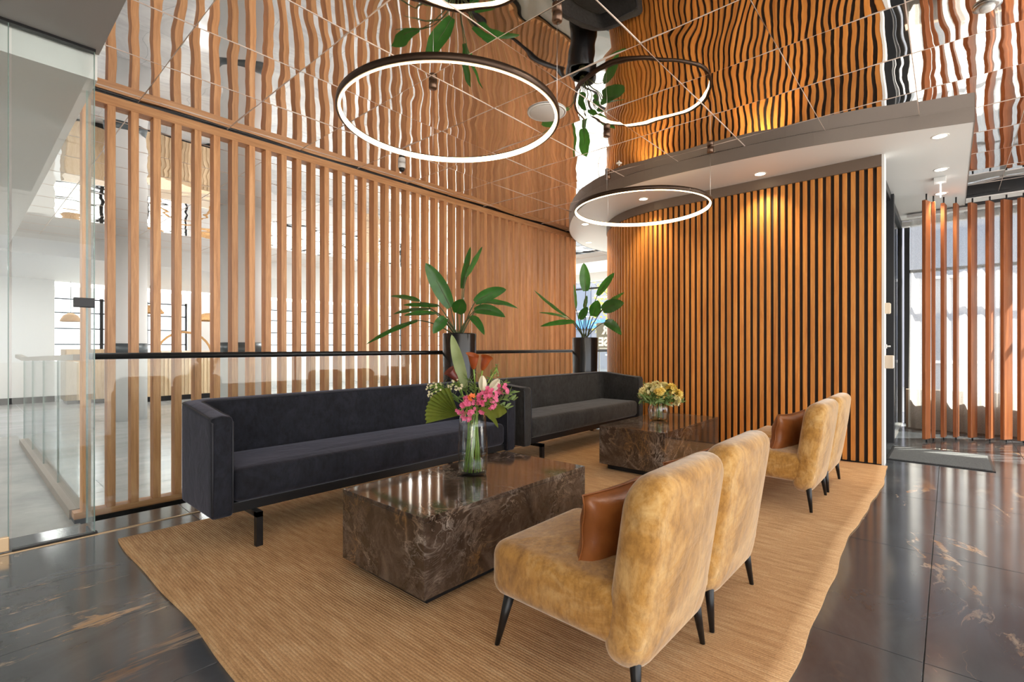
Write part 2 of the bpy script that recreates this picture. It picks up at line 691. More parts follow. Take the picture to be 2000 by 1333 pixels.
# ceiling slab and its mirror panels
CE = struct(box('ceiling', -4.5, 9.4, -4.5, 4.74, 3.012, 3.2, MIRROR), 'mirrored panel ceiling above the lounge')
G = .6325
U0, V0 = .947, .812
NG = 9
for i in range(-1, 13):
    for j in range(-3, 7):
        ua, ub = U0 + i * G + .003, U0 + (i + 1) * G - .003
        va_, vb = V0 + (j - 0) * G + .003, V0 + (j + 1) * G - .003
        vb = min(vb, 4.735)
        if vb - va_ < .05:
            continue
        a1, a2, a3, a4 = [random.uniform(-1, 1) for _ in range(4)]
        sgn = 1 if random.random() < .7 else -1
        vs, fs = [], []
        for q in range(NG):
            for p in range(NG):
                x = p / (NG - 1) * 2 - 1
                y = q / (NG - 1) * 2 - 1
                h = sgn * .0020 * (1 - x * x) * (1 + .5 * a1) * (1 + .5 * a4 * y) + .0026 * a2 * (1 - y * y) * x + .0016 * a3 * x * y + .0018 * a4 * math.sin(3.4 * y + 3 * a1) * x + .0008 * math.sin(6 * y + 5 * a3) * x
                vs.append((ua + (ub - ua) * (x + 1) / 2, va_ + (vb - va_) * (y + 1) / 2, ZC + h))
        for q in range(NG - 1):
            for p in range(NG - 1):
                fs.append((q * NG + p, (q + 1) * NG + p, (q + 1) * NG + p + 1, q * NG + p + 1))
        me = bpy.data.meshes.new('mirror_tile')
        c0 = Vector(((ua + ub) / 2, (va_ + vb) / 2, ZC))
        me.from_pydata([tuple(Vector(p) - c0) for p in vs], [], fs)
        me.polygons.foreach_set('use_smooth', [True] * len(me.polygons))
        me.update()
        put('mirror_tile', me, MIRROR, CE, c0)
for i in range(-1, 14):
    u = U0 + i * G
    w = .0034 if i % 2 else .0018
    box('seam_strip', u - w, u + w, V0 - 3 * G, 4.735, ZC - .0015, ZC + .004, SEAM, CE)
for j in range(-3, 7):
    vv = V0 + j * G
    w = .0030 if j % 2 else .0016
    box('seam_strip', U0 - G, U0 + 13 * G, vv - w, vv + w, ZC - .0015, ZC + .004, SEAM, CE)
# hall ceiling, mirrored too
HC = struct(box('ceiling_hall', .57, 12.5, 4.74, 11.46, 3.0, 3.2, MIRROR), 'mirrored ceiling of the hall behind the slats')
for k in range(10):
    box('seam_strip', .57, 12.5, 4.74 + k * .66 + .5, 4.747 + k * .66 + .5, 2.998, 3.002, SEAM, HC)
for k in range(10):
    box('seam_strip', .95 + k * 1.265 * .9, .957 + k * 1.265 * .9, 4.74, 11.46, 2.998, 3.002, SEAM, HC)
struct(box('ceiling_ramp', -7, .57, 3.83, 12.2, 2.70, 3.2, WHITE), 'white dropped ceiling above the ramp')
struct(box('ceiling_bulkhead', -7, 14.5, 11.46, 16.0, 2.66, 3.2, WHITE), 'white bulkhead across the far end of the hall')
GB = struct(box('ceiling_box', -4.5, .575, -.2, 3.82, 2.85, 3.3, GREYBOX), 'grey dropped ceiling box above the glass door')
box('glass_track', .15, .552, 3.755, 3.80, 2.835, 2.853, BLACK, GB)
# far walls of the hall
wb = struct(box('wall_back', -7, 1.55, 15.6, 15.9, -.3, 3.0, WHITE), 'white rear wall left of the recess')
struct(box('baseboard_back', -7, 1.55, 15.58, 15.6, -.18, -.04, BLACK))
wr = struct(box('wall_rear', 1.55, 14.5, 16.6, 16.8, -.3, .75, WHITE), 'low white wall under the far windows')
struct(box('wall_rear_top', 1.55, 14.5, 16.6, 16.8, 2.35, 3.0, WHITE), 'white wall above the far windows')
struct(box('wall_rear_pier', 4.5, 5.3, 16.55, 16.85, -.3, 3.0, WHITE))
struct(box('wall_rear_beige', 10.2, 10.9, 16.5, 16.85, -.3, 3.0, plain('beige_wall', (.62, .48, .34), .6)))
k0 = 1
for (ua, ub, nm) in ((1.6, 4.5, 3), (5.3, 10.2, 5), (10.9, 14.4, 3)):
    f = thing('window_%d' % k0, ((ua + ub) / 2, 16.7, .75), None, None)
    struct(f, 'black framed hall window with thin glazing bars')
    k0 += 1
    for q in range(nm + 1):
        uu = ua + (ub - ua) * q / nm
        box('mullion', uu - .035, uu + .035, 16.66, 16.74, .75, 2.35, BLACK, f)
    for zz in (.76, 1.15, 1.55, 1.95, 2.30):
        box('glazing_bar', ua, ub, 16.67, 16.73, zz, zz + .03, BLACK, f)
    for q in range(nm):
        box('pane', ua + (ub - ua) * q / nm, ua + (ub - ua) * (q + 1) / nm, 16.695, 16.705, .78, 2.3, GLASS, f)
# unseen wall added to cut side light, then hall wall closing the ramp space
struct(box('wall_light_block', -4.6, -4.45, -4.5, 3.8, -.25, 3.2, WHITE), 'unseen white wall left of the camera, added to cut side light')
struct(box('wall_left', -7.2, -7, 3.8, 16, -.3, 3.2, WHITE))

# white round columns with a dark band
for (cu, cv, lab) in ((2.68, 7.35, 'white round column with a dark band, larger and nearer behind the slats'), (2.02, 10.9, 'white round column with a dark band, smaller and farther behind the first slats')):
    t = thing('column', (cu, cv, -.18), lab, 'column')
    lathe('shaft', [(.30, 0), (.30, 3.18)], (cu, cv, -.18), WHITE, t, 40)
    lathe('band', [(.304, 1.16), (.304, 1.34)], (cu, cv, -.18), STEELBAND, t, 40)

# ------------------------------------------------------------------ slat screen
VS = 4.708
SC = thing('slat_screen', (3.8, VS, -.18), 'tall open screen of upright oak slats behind the sofas', 'screen')
sme = boxmesh('slat', -.025, .025, 0, .10, -.10, 2.92, .002, 1)
sme.materials.append(OAK)
k = 0
u = .640
while u < 6.99:
    put('slat', sme, None, SC, (u, VS, 0))
    u += .1428
box('top_rail', .57, 7.03, VS - .004, VS + .104, 2.915, 2.985, OAKX, SC)
box('bottom_rail', .57, 7.03, VS - .004, VS + .104, -.145, -.10, OAKX, SC)
box('shadow_gap', .57, 7.03, VS + .006, VS + .094, 2.985, 3.0, BLACK, SC)
box('sole_plate', .57, 7.03, VS - .02, VS + .12, -.18, -.145, BLACK, SC)

# ------------------------------------------------------------------ cedar clad wall on the right
UW, RW = 5.69, 1.5
VC = 2.507
CWU = UW + RW


def wallpath(off, va_=.465, n=24, end=PI / 2):
    """points of the wall face moved out of the wall by off"""
    p = [(UW - off, va_), (UW - off, VC)]
    for k in range(1, n + 1):
        q = end * k / n
        p.append((CWU - (RW + off) * math.cos(q), VC + (RW + off) * math.sin(q)))
    return p


fp = wallpath(-.028)
fp2 = fp + [(8.95, fp[-1][1]), (8.95, .66), (UW + .15, .66), (UW + .15, .465)]
m = len(fp2)
vs = [(x, y, 0) for x, y in fp2] + [(x, y, 2.883) for x, y in fp2]
fs = [tuple(range(m - 1, -1, -1)), tuple(range(m, 2 * m))] + [(i, (i + 1) % m, (i + 1) % m + m, i + m) for i in range(m)]
WR = struct(mk('wall_right', vs, fs, DARKB, origin=(UW, .465, 0)), 'curved wall clad with close upright cedar slats on black backing')
cme = boxmesh('slat', -.0, .030, -.0185, .0185, .012, 2.775, .002, 1)
cme.materials.append(CEDAR)


def slat_at(x, y, ang):
    o = put('slat', cme, None, WR, (x, y, 0))
    o.rotation_euler = (0, 0, ang)


PT = .0672
vv = .465 + .0185
while vv < VC:
    slat_at(UW, vv, 0)
    vv += PT
q = (vv - VC) / RW
while q < PI / 2:
    slat_at(CWU - RW * math.cos(q), VC + RW * math.sin(q), -q)
    q += PT / RW


def band(name, offa, offb, z0, z1, mat, parent, va_=.465):
    a = wallpath(offa, va_)
    b = wallpath(offb, va_)
    mb = MB()
    for i in range(len(a) - 1):
        c = [a[i], a[i + 1], b[i + 1], b[i]]
        mb.add([(x, y, z0) for x, y in c] + [(x, y, z1) for x, y in c], BF)
    return mb.build(name, mat, parent)


band('top_trim', .012, -.03, 2.775, 2.883, DTRIM, WR)
band('plinth', -.005, -.03, 0, .014, BLACK, WR)
box('end_trim', UW - .002, UW + .16, .445, .465, 0, 2.883, WHITE, WR)

# soffit with a grey fascia that follows the wall round the corner
edge = [(5.35, -.15), (5.16, .45), (5.02, 1.0), (4.955, 1.5), (4.925, 2.0), (4.92, 2.45), (5.0, 2.9), (5.18, 3.32), (5.47, 3.70), (5.88, 4.08), (6.36, 4.42), (6.9, 4.68), (7.5, 4.83), (8.1, 4.80), (8.95, 4.6)]


def smooth_path(P, n=5):
    out = []
    for i in range(len(P) - 1):
        p0, p1, p2, p3 = P[max(i - 1, 0)], P[i], P[i + 1], P[min(i + 2, len(P) - 1)]
        for k in range(n):
            t = k / n
            out.append(tuple(.5 * ((2 * p1[c]) + (-p0[c] + p2[c]) * t + (2 * p0[c] - 5 * p1[c] + 4 * p2[c] - p3[c]) * t * t + (-p0[c] + 3 * p1[c] - 3 * p2[c] + p3[c]) * t ** 3) for c in range(len(p1))))
    out.append(P[-1])
    return out


ep = smooth_path(edge)
poly = ep + [(8.95, -.15)]
m = len(poly)
vs = [(x, y, 2.883) for x, y in poly] + [(x, y, 2.99) for x, y in poly]
fs = [tuple(range(m)), tuple(range(2 * m - 1, m - 1, -1))]
SO = struct(mk('ceiling_soffit', vs, fs, SOFFIT, origin=(5.3, -.15, 2.883)), 'pale curved soffit with downlights over the cedar wall')
mb = MB()
pe = [(8.95, -.15)] + ep
for i in range(len(pe) - 1):
    (x0, y0), (x1, y1) = pe[i], pe[i + 1]
    L = math.hypot(x1 - x0, y1 - y0)
    nx, ny = -(y1 - y0) / L * .006, (x1 - x0) / L * .006
    mb.add([(x0, y0, 2.881), (x1, y1, 2.881), (x1 + nx, y1 + ny, 2.881), (x0 + nx, y0 + ny, 2.881),
            (x0, y0, 3.0), (x1, y1, 3.0), (x1 + nx, y1 + ny, 3.0), (x0 + nx, y0 + ny, 3.0)], BF)
mb.build('fascia', FASCIA, SO)


def downlight(u, v, z, label, spot=14):
    t = thing('downlight', (u, v, z), label, 'downlight', 'downlights in the soffit')
    lathe('trim_ring', [(.048, -.004), (.060, -.003), (.062, .001), (.048, .001)], (u, v, z), WHITE, t, 24, close=True)
    lathe('lens', [(.001, -.0025), (.048, -.0025)], (u, v, z), DOWN, t, 24)
    l = bpy.data.lights.new('downlight_beam', 'SPOT')
    l.energy = spot
    l.spot_size = 1.9
    l.spot_blend = .8
    l.shadow_soft_size = .04
    l.color = (1, .82, .55)
    o = bpy.data.objects.new('downlight_beam', l)
    COL.objects.link(o)
    o.parent = t
    o.location = (0, 0, -.02)


ZS = 2.883
for (u, v, lab) in ((5.522, .055, 'glowing round downlight in the white soffit, largest and nearest by its corner'),
                    (6.563, .058, 'glowing round downlight, middle of three in the white soffit by the curtain'),
                    (7.591, .067, 'glowing round downlight in the white soffit nearest the curtain'),
                    (5.50, 1.454, 'glowing round downlight above the middle of the cedar wall'),
                    (5.50, 2.754, 'glowing round downlight seen through the farther ring pendant'),
                    (6.067, 3.95, 'glowing round downlight at the left of the rounded soffit end'),
                    (7.179, 4.602, 'glowing round downlight low on the rounded soffit end near the window')):
    downlight(u, v, ZS, lab, 26)

# ------------------------------------------------------------------ entrance end : posts, mat, fins, curtain, glazing
D1 = struct(thing('door_1', (7.2, .52, 0), None, None), 'charcoal metal entrance door frame beside the cedar wall')
box('jamb', 7.14, 7.25, .47, .56, 0, 2.86, POST, D1, .004)
box('jamb', 8.95, 9.07, .50, .60, 0, 2.86, POST, D1, .004)
box('header', 5.85, 9.05, .50, .58, 2.79, 2.883, POST, D1, .003)
box('door_pane', 7.25, 8.95, .525, .535, .02, 2.79, GLASS, D1)
box('threshold', 7.25, 8.95, .49, .57, 0, .02, ALU, D1)
t = thing('access_reader', (UW + .08, .43, 1.36), 'small beige box on the cedar wall end, higher of two', 'wall box')
box('housing', UW + .05, UW + .13, .41, .445, 1.41, 1.51, BEIGE, t, .004)
box('cover', UW + .055, UW + .125, .405, .41, 1.415, 1.505, BEIGE, t, .002)
t = thing('push_plate', (UW + .1, .43, .92), 'larger beige box on the cedar wall end, below the silver key switch', 'wall box')
box('housing', UW + .04, UW + .16, .385, .445, .90, 1.02, BEIGE, t, .004)
box('face_plate', UW + .045, UW + .155, .38, .385, .905, 1.015, ALU, t, .002)
t = thing('key_switch', (UW + .08, .43, 1.1), 'small silver key switch between two beige boxes', 'switch')
box('plate', UW + .06, UW + .10, .432, .445, 1.085, 1.125, ALU, t, .002)
v_, f_ = tubev([(UW + .08, .432, 1.105), (UW + .08, .405, 1.105)], .008, 10)
mk('barrel', v_, f_, ALU, t, True)

t = thing('door_mat', (6.45, .05, 0), 'dark grey entrance mat on the polished floor by the door', 'mat')
box('pile', 6.06, 6.86, -.29, .44, .002, .012, MATP, t, .003)
box('rubber_border', 6.04, 6.88, -.31, .46, 0, .006, BLACK, t, .002)

t = thing('door_sensor', (6.9, .065, 2.883), 'small white ceiling box with a bright vertical light bar in the soffit', 'sensor')
box('housing', 6.84, 6.96, .02, .12, 2.835, 2.883, WHITE, t, .004)
box('light_bar', 6.89, 6.905, .058, .07, 2.68, 2.835, COOL, t, .002)

fins = [(7.50, .195, -16), (7.66, .135, 0), (7.80, .045, -8), (7.90, -.065, -8), (7.98, -.21, -22), (8.02, -.36, -20), (8.06, -.50, -32), (8.09, -.64, -34), (8.12, -.79, -34), (8.14, -.94, -34), (8.15, -1.09, -34), (8.16, -1.24, -34)]
ordn = ['first', 'second', 'third', 'fourth', 'fifth', 'sixth', 'seventh', 'eighth', 'ninth', 'tenth', 'eleventh', 'twelfth']
fme = boxmesh('blade', -.075, .075, -.018, .018, .03, 2.80, .003, 1)
fme.materials.append(FIN)
for k, (u, v, a) in enumerate(fins):
    t = thing('timber_fin', (u, v, 0), 'upright red-brown timber fin before the curtain, %s from the door' % ordn[k], 'fin', 'timber fins before the curtain')
    b = put('blade', fme, None, t, (u, v, 0))
    b.rotation_euler = (0, 0, math.radians(a))
    tube('pivot_pin', [(u, v, 0), (u, v, .035)], .008, BLACK, t, 8)
    tube('pivot_pin', [(u, v, 2.79), (u, v, 2.885 if v > -.15 else 2.86)], .008, BLACK, t, 8)
HB = struct(box('trim_1', 8.43, 8.95, -4.5, -.155, 2.866, 3.0, POST), 'charcoal pelmet above the curtain')
box('pin_rail', 8.0, 8.22, -1.3, -.155, 2.86, 2.872, WHITE, HB)
struct(box('trim_2', 8.9, 9.0, -4.5, .5, 2.80, 2.87, WHITE), 'white window head behind the curtain')

# sheer curtain : one wavy hanging sheet
nu, nz = 240, 14
vs, fs = [], []
for k in range(nu + 1):
    s = k / nu
    v0 = .40 - s * 3.6
    du = .045 * math.sin(v0 * 34 + 1.2 * math.sin(v0 * 5)) + .018 * math.sin(v0 * 71)
    for j in range(nz + 1):
        z = .015 + 2.80 * j / nz
        fl = .75 + .25 * j / nz
        vs.append((8.50 + du * fl + .01 * math.sin(z * 2 + v0 * 9), v0 + .012 * math.sin(v0 * 21 + z), z))
for k in range(nu):
    for j in range(nz):
        a = k * (nz + 1) + j
        fs.append((a, a + nz + 1, a + nz + 2, a + 1))
t = thing('sheer_curtain', (8.5, -1.4, 0), 'long white sheer curtain hanging behind the timber fins', 'curtain')
mk('fabric', vs, fs, SHEER, t, True)
box('curtain_track', 8.44, 8.56, -3.3, .42, 2.83, 2.866, WHITE, t)

w1 = struct(thing('window_5', (9.1, -2, 0), None, None), 'tall glazed front behind the curtain')
for k in range(6):
    vv = .45 - k * .98
    box('mullion', 9.06, 9.14, vv - .03, vv + .03, 0, 2.9, POST, w1)
for k in range(5):
    box('pane', 9.095, 9.105, .45 - (k + 1) * .98 + .03, .45 - k * .98 - .03, .0, 2.87, GLASS, w1)
box('transom', 9.07, 9.13, -4.5, .45, 2.16, 2.20, POST, w1)
struct(box('wall_upstand', 8.66, 8.74, -4.5, .44, 0, .52, LOWW), 'low brown wall outside the curtained window')
# glazed front between the slat screen and the cedar wall
w2 = struct(thing('window_6', (10.4, 5, 0), None, None), 'street window seen between the slat screen and the cedar wall')
for vv in (3.9, 5.05, 5.98, 7.4, 8.8, 10.2, 11.4):
    box('mullion', 10.36, 10.44, vv - .03, vv + .03, -.18, 3.0, POST, w2)
box('transom', 10.36, 10.44, 3.9, 11.4, 2.52, 2.56, POST, w2)
box('head', 10.3, 10.5, 3.9, 11.4, 2.72, 3.02, WHITE, w2)
for a_, b_ in ((3.9, 5.05), (5.05, 5.98), (5.98, 7.4), (7.4, 8.8), (8.8, 10.2), (10.2, 11.4)):
    box('pane', 10.395, 10.405, a_ + .03, b_ - .03, -.18, 3.0, GLASS, w2)
struct(box('ceiling_street', 8.95, 10.5, 3.9, 11.46, 2.9, 3.2, WHITE))
struct(box('floor_street', 8.9, 10.5, 3.9, 4.03, -.25, -.004, STONE))

# for-lease board in the street window, read from behind
t = thing('window_sign', (10.3, 4.9, .9), 'dark olive sign with white mirrored letters standing in the street window', 'sign')


def text_mesh(name, body, size, ext, parent, loc, rot, mat):
    cu = bpy.data.curves.new(name, 'FONT')
    cu.body = body
    cu.size = size
    cu.align_x = 'CENTER'
    cu.extrude = ext
    cu.offset = .012
    o = bpy.data.objects.new(name, cu)
    COL.objects.link(o)
    dg = bpy.context.evaluated_depsgraph_get()
    me = bpy.data.meshes.new_from_object(o.evaluated_get(dg))
    bpy.data.objects.remove(o)
    bpy.data.curves.remove(cu)
    r = put(name, me, mat, parent, loc)
    me.materials.clear()
    me.materials.append(mat)
    r.rotation_euler = rot
    return r


_c = at(1196, 640, 9.9)
SU, SV = 9.95, None
_r = at(1196, 640, 1.0)
_k = 9.95 / _r.x
SV = _r.y * _k
box('board', SU, SU + .015, SV - .42, SV + .42, 1.0, 1.66, SIGN, t)
text_mesh('lettering', 'FOR', .27, .004, t, (SU - .004, SV, 1.40), (PI / 2, 0, PI / 2), LETTER)
text_mesh('lettering', 'LEASE', .27, .004, t, (SU - .004, SV, 1.13), (PI / 2, 0, PI / 2), LETTER)
box('rule_line', SU - .006, SU - .001, SV - .34, SV + .34, 1.06, 1.075, LETTER, t)
for s in (-.36, .36):
    box('post', SU + .015, SU + .04, SV + s - .015, SV + s + .015, -.004, 1.66, ALU, t)

# ------------------------------------------------------------------ outdoors
struct(box('ground', -60, 90, -60, 90, -.6, -.42, PAVE), 'pale pavement outside')


def building(name, u0, u1, v0, v1, h, label, faces, base=None):
    t = thing(name, ((u0 + u1) / 2, (v0 + v1) / 2, -.42), label, 'building')
    box('wall', u0, u1, v0, v1, -.42, h, BLD, t)
    box('roof', u0 - .2, u1 + .2, v0 - .2, v1 + .2, h, h + .25, WHITE, t)
    nf = int(h / 3.2)
    for fl in range(nf):
        z = .6 + fl * 3.1
        L = v1 - v0
        k = int(L / 2.6)
        for q in range(k):
            a = v0 + (q + .25) * L / k
            w = box('window', u0 - .06, u0 + .05, a, a + L / k * .55, z, z + 1.7, BLDW, t)
            box('sill', u0 - .12, u0, a - .05, a + L / k * .55 + .05, z - .1, z, WHITE, w)
    if base:
        box('shop_band', u0 - .3, u0, v0, v1, 2.4, 3.0, base, t)
    return t


building('street_building', 24, 32, -20, 3.5, 11, 'pale grey street building with rows of windows seen through the curtain', None)
building('street_shop', 30, 36, 7, 24, 7, 'pale shop building with a blue band across the street', None, BLUE)

# street tree with loose yellow-green leaves
t = thing('street_tree', (20, 10.6, -.42), 'street tree with sparse yellowing leaves outside the far window', 'tree')
tube('trunk', [(20, 10.6, -.42), (20.05, 10.6, 1.5), (19.95, 10.65, 3.0), (20.1, 10.6, 5.2)], [.14, .11, .09, .03], BARK, t, 8)
mb = MB()
for k in range(9):
    a = random.uniform(0, 2 * PI)
    z = random.uniform(1.8, 4)
    mb.add(*tubev([(20, 10.6, z), (20 + math.cos(a) * .7, 10.6 + math.sin(a) * .7, z + .5), (20 + math.cos(a) * 1.6, 10.6 + math.sin(a) * 1.6, z + 1.2)], [.04, .03, .01], 5))
mb.build('branches', BARK, t)
mb = MB()
for k in range(900):
    a = random.uniform(0, 2 * PI)
    r = 1.9 * random.random() ** .5
    z = random.uniform(1.7, 5.4)
    c = Vector((20 + math.cos(a) * r, 10.6 + math.sin(a) * r, z))
    d = Vector((random.uniform(-1, 1), random.uniform(-1, 1), random.uniform(-1, 1))).normalized() * .12
    e = d.cross(Vector((random.uniform(-1, 1), random.uniform(-1, 1), 1))).normalized() * .05
    mb.add([c - d, c + e, c + d, c - e], [(0, 1, 2, 3)])
tag(mb.build('foliage', leafm('autumn_leaf', (.42, .30, .06), (.55, .50, .12), .6, .4), t), kind='stuff')

# ------------------------------------------------------------------ balustrade behind the sofas
t = thing('glass_balustrade', (3.8, 4.10, -.18), 'long glass balustrade with a black handrail behind the sofas', 'balustrade')
v_, f_ = tubev([(.57, 4.10, 1.04), (7.6, 4.10, 1.04)], .021, 12)
mk('handrail', v_, f_, BLACK, t, True)
for k in range(5):
    a_ = .60 + k * 1.3
    box('glass_panel', a_, a_ + 1.285, 4.094, 4.106, -.15, 1.03, GLASS, t)
box('base_channel', .58, 7.1, 4.05, 4.15, -.18, -.13, BLACK, t)

# ramp balustrade at the left, seen through the glass door
t = thing('ramp_balustrade', (.61, 6.9, -.17), 'low glass balustrade with pale handrail along the ramp at left', 'balustrade')
mb = MB()
mb.add([(.58, 4.83, 1.0), (.64, 4.83, 1.0), (.64, 9.0, .92), (.58, 9.0, .92), (.58, 4.83, 1.045), (.64, 4.83, 1.045), (.64, 9.0, .965), (.58, 9.0, .965)], BF)
mb.add([(.58, 9.0, .92), (.64, 9.0, .92), (.60, 9.35, .955), (.54, 9.35, .955), (.58, 9.0, .965), (.64, 9.0, .965), (.60, 9.35, 1.0), (.54, 9.35, 1.0)], BF)
mb.build('handrail', plain('pale_rail', (.55, .50, .43), .5), t)
for k in range(4):
    a_ = 4.85 + k * 1.06
    box('glass_panel', .603, .615, a_, a_ + 1.05, -.14, 1.0 - .02 * k - .015, GLASS, t)
    box('panel_edge', .602, .616, a_ + 1.045, a_ + 1.053, -.14, 1.0 - .02 * k - .015, GREENG, t)
box('kerb', .56, .66, 4.84, 9.05, -.18, -.10, plain('kerb_stone', (.34, .28, .23), .6), t)

# frameless glass door panel at the left
t = thing('glass_door', (.36, 3.77, 0), 'frameless glass door panel with black clip at the left', 'door')
box('pane', .205, .545, 3.765, 3.777, .01, 2.84, GLASS, t)
box('pane_edge', .545, .549, 3.763, 3.779, .01, 2.84, GREENG, t)
box('return_pane', .541, .549, 3.78, 4.0, .01, 2.69, GLASS, t)
box('return_edge', .540, .550, 3.995, 4.0, .01, 2.69, GREENG, t)
box('clip', .455, .548, 3.752, 3.792, 1.33, 1.385, BLACK, t, .003)
box('floor_track', .205, .56, 3.755, 3.79, 0, .012, BLACK, t)
t = thing('glass_side_panel', (-.2, 3.77, 0), 'fixed glass side panel at the left edge of the picture', 'glass panel')
box('pane', -.75, .19, 3.765, 3.777, .01, 2.84, GLASS, t)
box('pane_edge', .19, .194, 3.763, 3.779, .01, 2.84, GREENG, t)
box('patch_fitting', .145, .195, 3.755, 3.787, .01, .085, BRASS, t, .003)
box('pull_handle', .10, .135, 3.72, 3.75, .12, 2.62, BLACK, t, .004)

# ------------------------------------------------------------------ things in the hall
t = thing('reception_desk', (3.6, 14.2, -.18), 'pale fluted timber reception desk with a dark kick far behind the slats', 'desk')
box('body', 2.7, 4.7, 13.9, 14.6, -.06, .92, PALE, t)
box('kick', 2.74, 4.66, 13.94, 14.56, -.18, -.06, BLACK, t)
box('desk_top', 2.66, 4.74, 13.86, 14.64, .92, .97, PALE, t)
for k in range(24):
    box('flute', 2.72 + k * .0825, 2.72 + k * .0825 + .055, 13.88, 13.9, -.05, .92, PALE, t)
t = thing('timber_cupboard', (1.9, 14.9, -.18), 'plain pale timber cupboard against the white wall in the hall', 'cupboard')
box('carcass', 1.62, 2.5, 14.6, 15.3, -.1, 1.05, PALE, t, .005)
box('door_leaf', 1.64, 2.05, 14.585, 14.6, -.08, 1.03, PALE, t)
box('door_leaf', 2.07, 2.48, 14.585, 14.6, -.08, 1.03, PALE, t)
box('kick', 1.66, 2.46, 14.64, 15.26, -.18, -.1, BLACK, t)
t = thing('arched_cabinet', (4.1, 15.6, -.18), 'cream cabinet with an arched timber frame behind the desk', 'cabinet')
box('panel', 3.5, 4.8, 15.55, 15.65, -.18, 1.0, CREAM if False else plain('cream_panel', (.78, .70, .58), .6), t)
pa = [(3.5, 15.53, -.18), (3.5, 15.53, .85)] + [(4.15 - .65 * math.cos(PI * k / 14), 15.53, .85 + .65 * math.sin(PI * k / 14)) for k in range(15)] + [(4.8, 15.53, -.18)]
tube('arch_frame', pa, .03, WICKER, t, 6)
for k, (u, v, z, s, lab) in enumerate(((3.3, 15.2, 2.0, .30, 'round wicker pendant shade left over the desk'), (4.6, 15.0, 1.85, .42, 'widest wicker pendant shade over the desk'), (5.2, 15.4, 2.15, .26, 'smallest wicker pendant shade right of the desk'), (1.85, 15.75, 1.75, .2, 'narrow wicker pendant shade in the recess beside the white wall'))):
    t = thing('wicker_pendant', (u, v, z), lab, 'pendant lamp', 'wicker pendants in the hall')
    lathe('shade', [(s * .25, .16), (s * .7, .10), (s, -.02), (s * .96, -.05), (s * .66, .07), (s * .22, .13)], (u, v, z), WICKER, t, 24, close=True)
    tube('cord', [(u, v, z + .13), (u, v, 2.66)], .006, BLACK, t, 6)

# ------------------------------------------------------------------ rug
def rug():
    NU, NV = 70, 46
    top = []
    for j in range(NV + 1):
        for i in range(NU + 1):
            s, q = i / NU, j / NV
            u = .62 + s * (5.63 - .62)
            v = .41 + q * (3.52 - .41)
            # gently wavering hand-woven edges
            e0 = (1 - s) ** 6
            u += e0 * (.010 * math.sin(v * 3.1 + 1) + .004 * math.sin(v * 9) - .02 * (1 - q)) + s ** 6 * .012 * math.sin(v * 5)
            v += (1 - q) ** 6 * (.016 * math.sin(u * 2.3) + .006 * math.sin(u * 6.1) + .003 * math.sin(u * 15)) + q ** 6 * .01 * math.sin(u * 4)
            top.append((u, v, .013 + .0015 * math.sin(u * 7) * math.sin(v * 6)))
    W_ = NU + 1
    vs = list(top)
    fs = []
    for j in range(NV):
        for i in range(NU):
            a = j * W_ + i
            fs.append((a, a + 1, a + W_ + 1, a + W_))
    rim = [i for i in range(W_)] + [j * W_ + NU for j in range(1, NV + 1)] + [NV * W_ + i for i in range(NU - 1, -1, -1)] + [j * W_ for j in range(NV - 1, 0, -1)]
    b = len(vs)
    for r in rim:
        p = top[r]
        vs.append((p[0], p[1], .001))
    m = len(rim)
    for k in range(m):
        fs.append((rim[(k + 1) % m], rim[k], b + k, b + (k + 1) % m))
    t = thing('jute_rug', (3.1, 2, 0), 'large tan woven jute rug under the seating', 'rug')
    mk('weave', vs, fs, JUTE, t, True)


rug()
ZR = .013


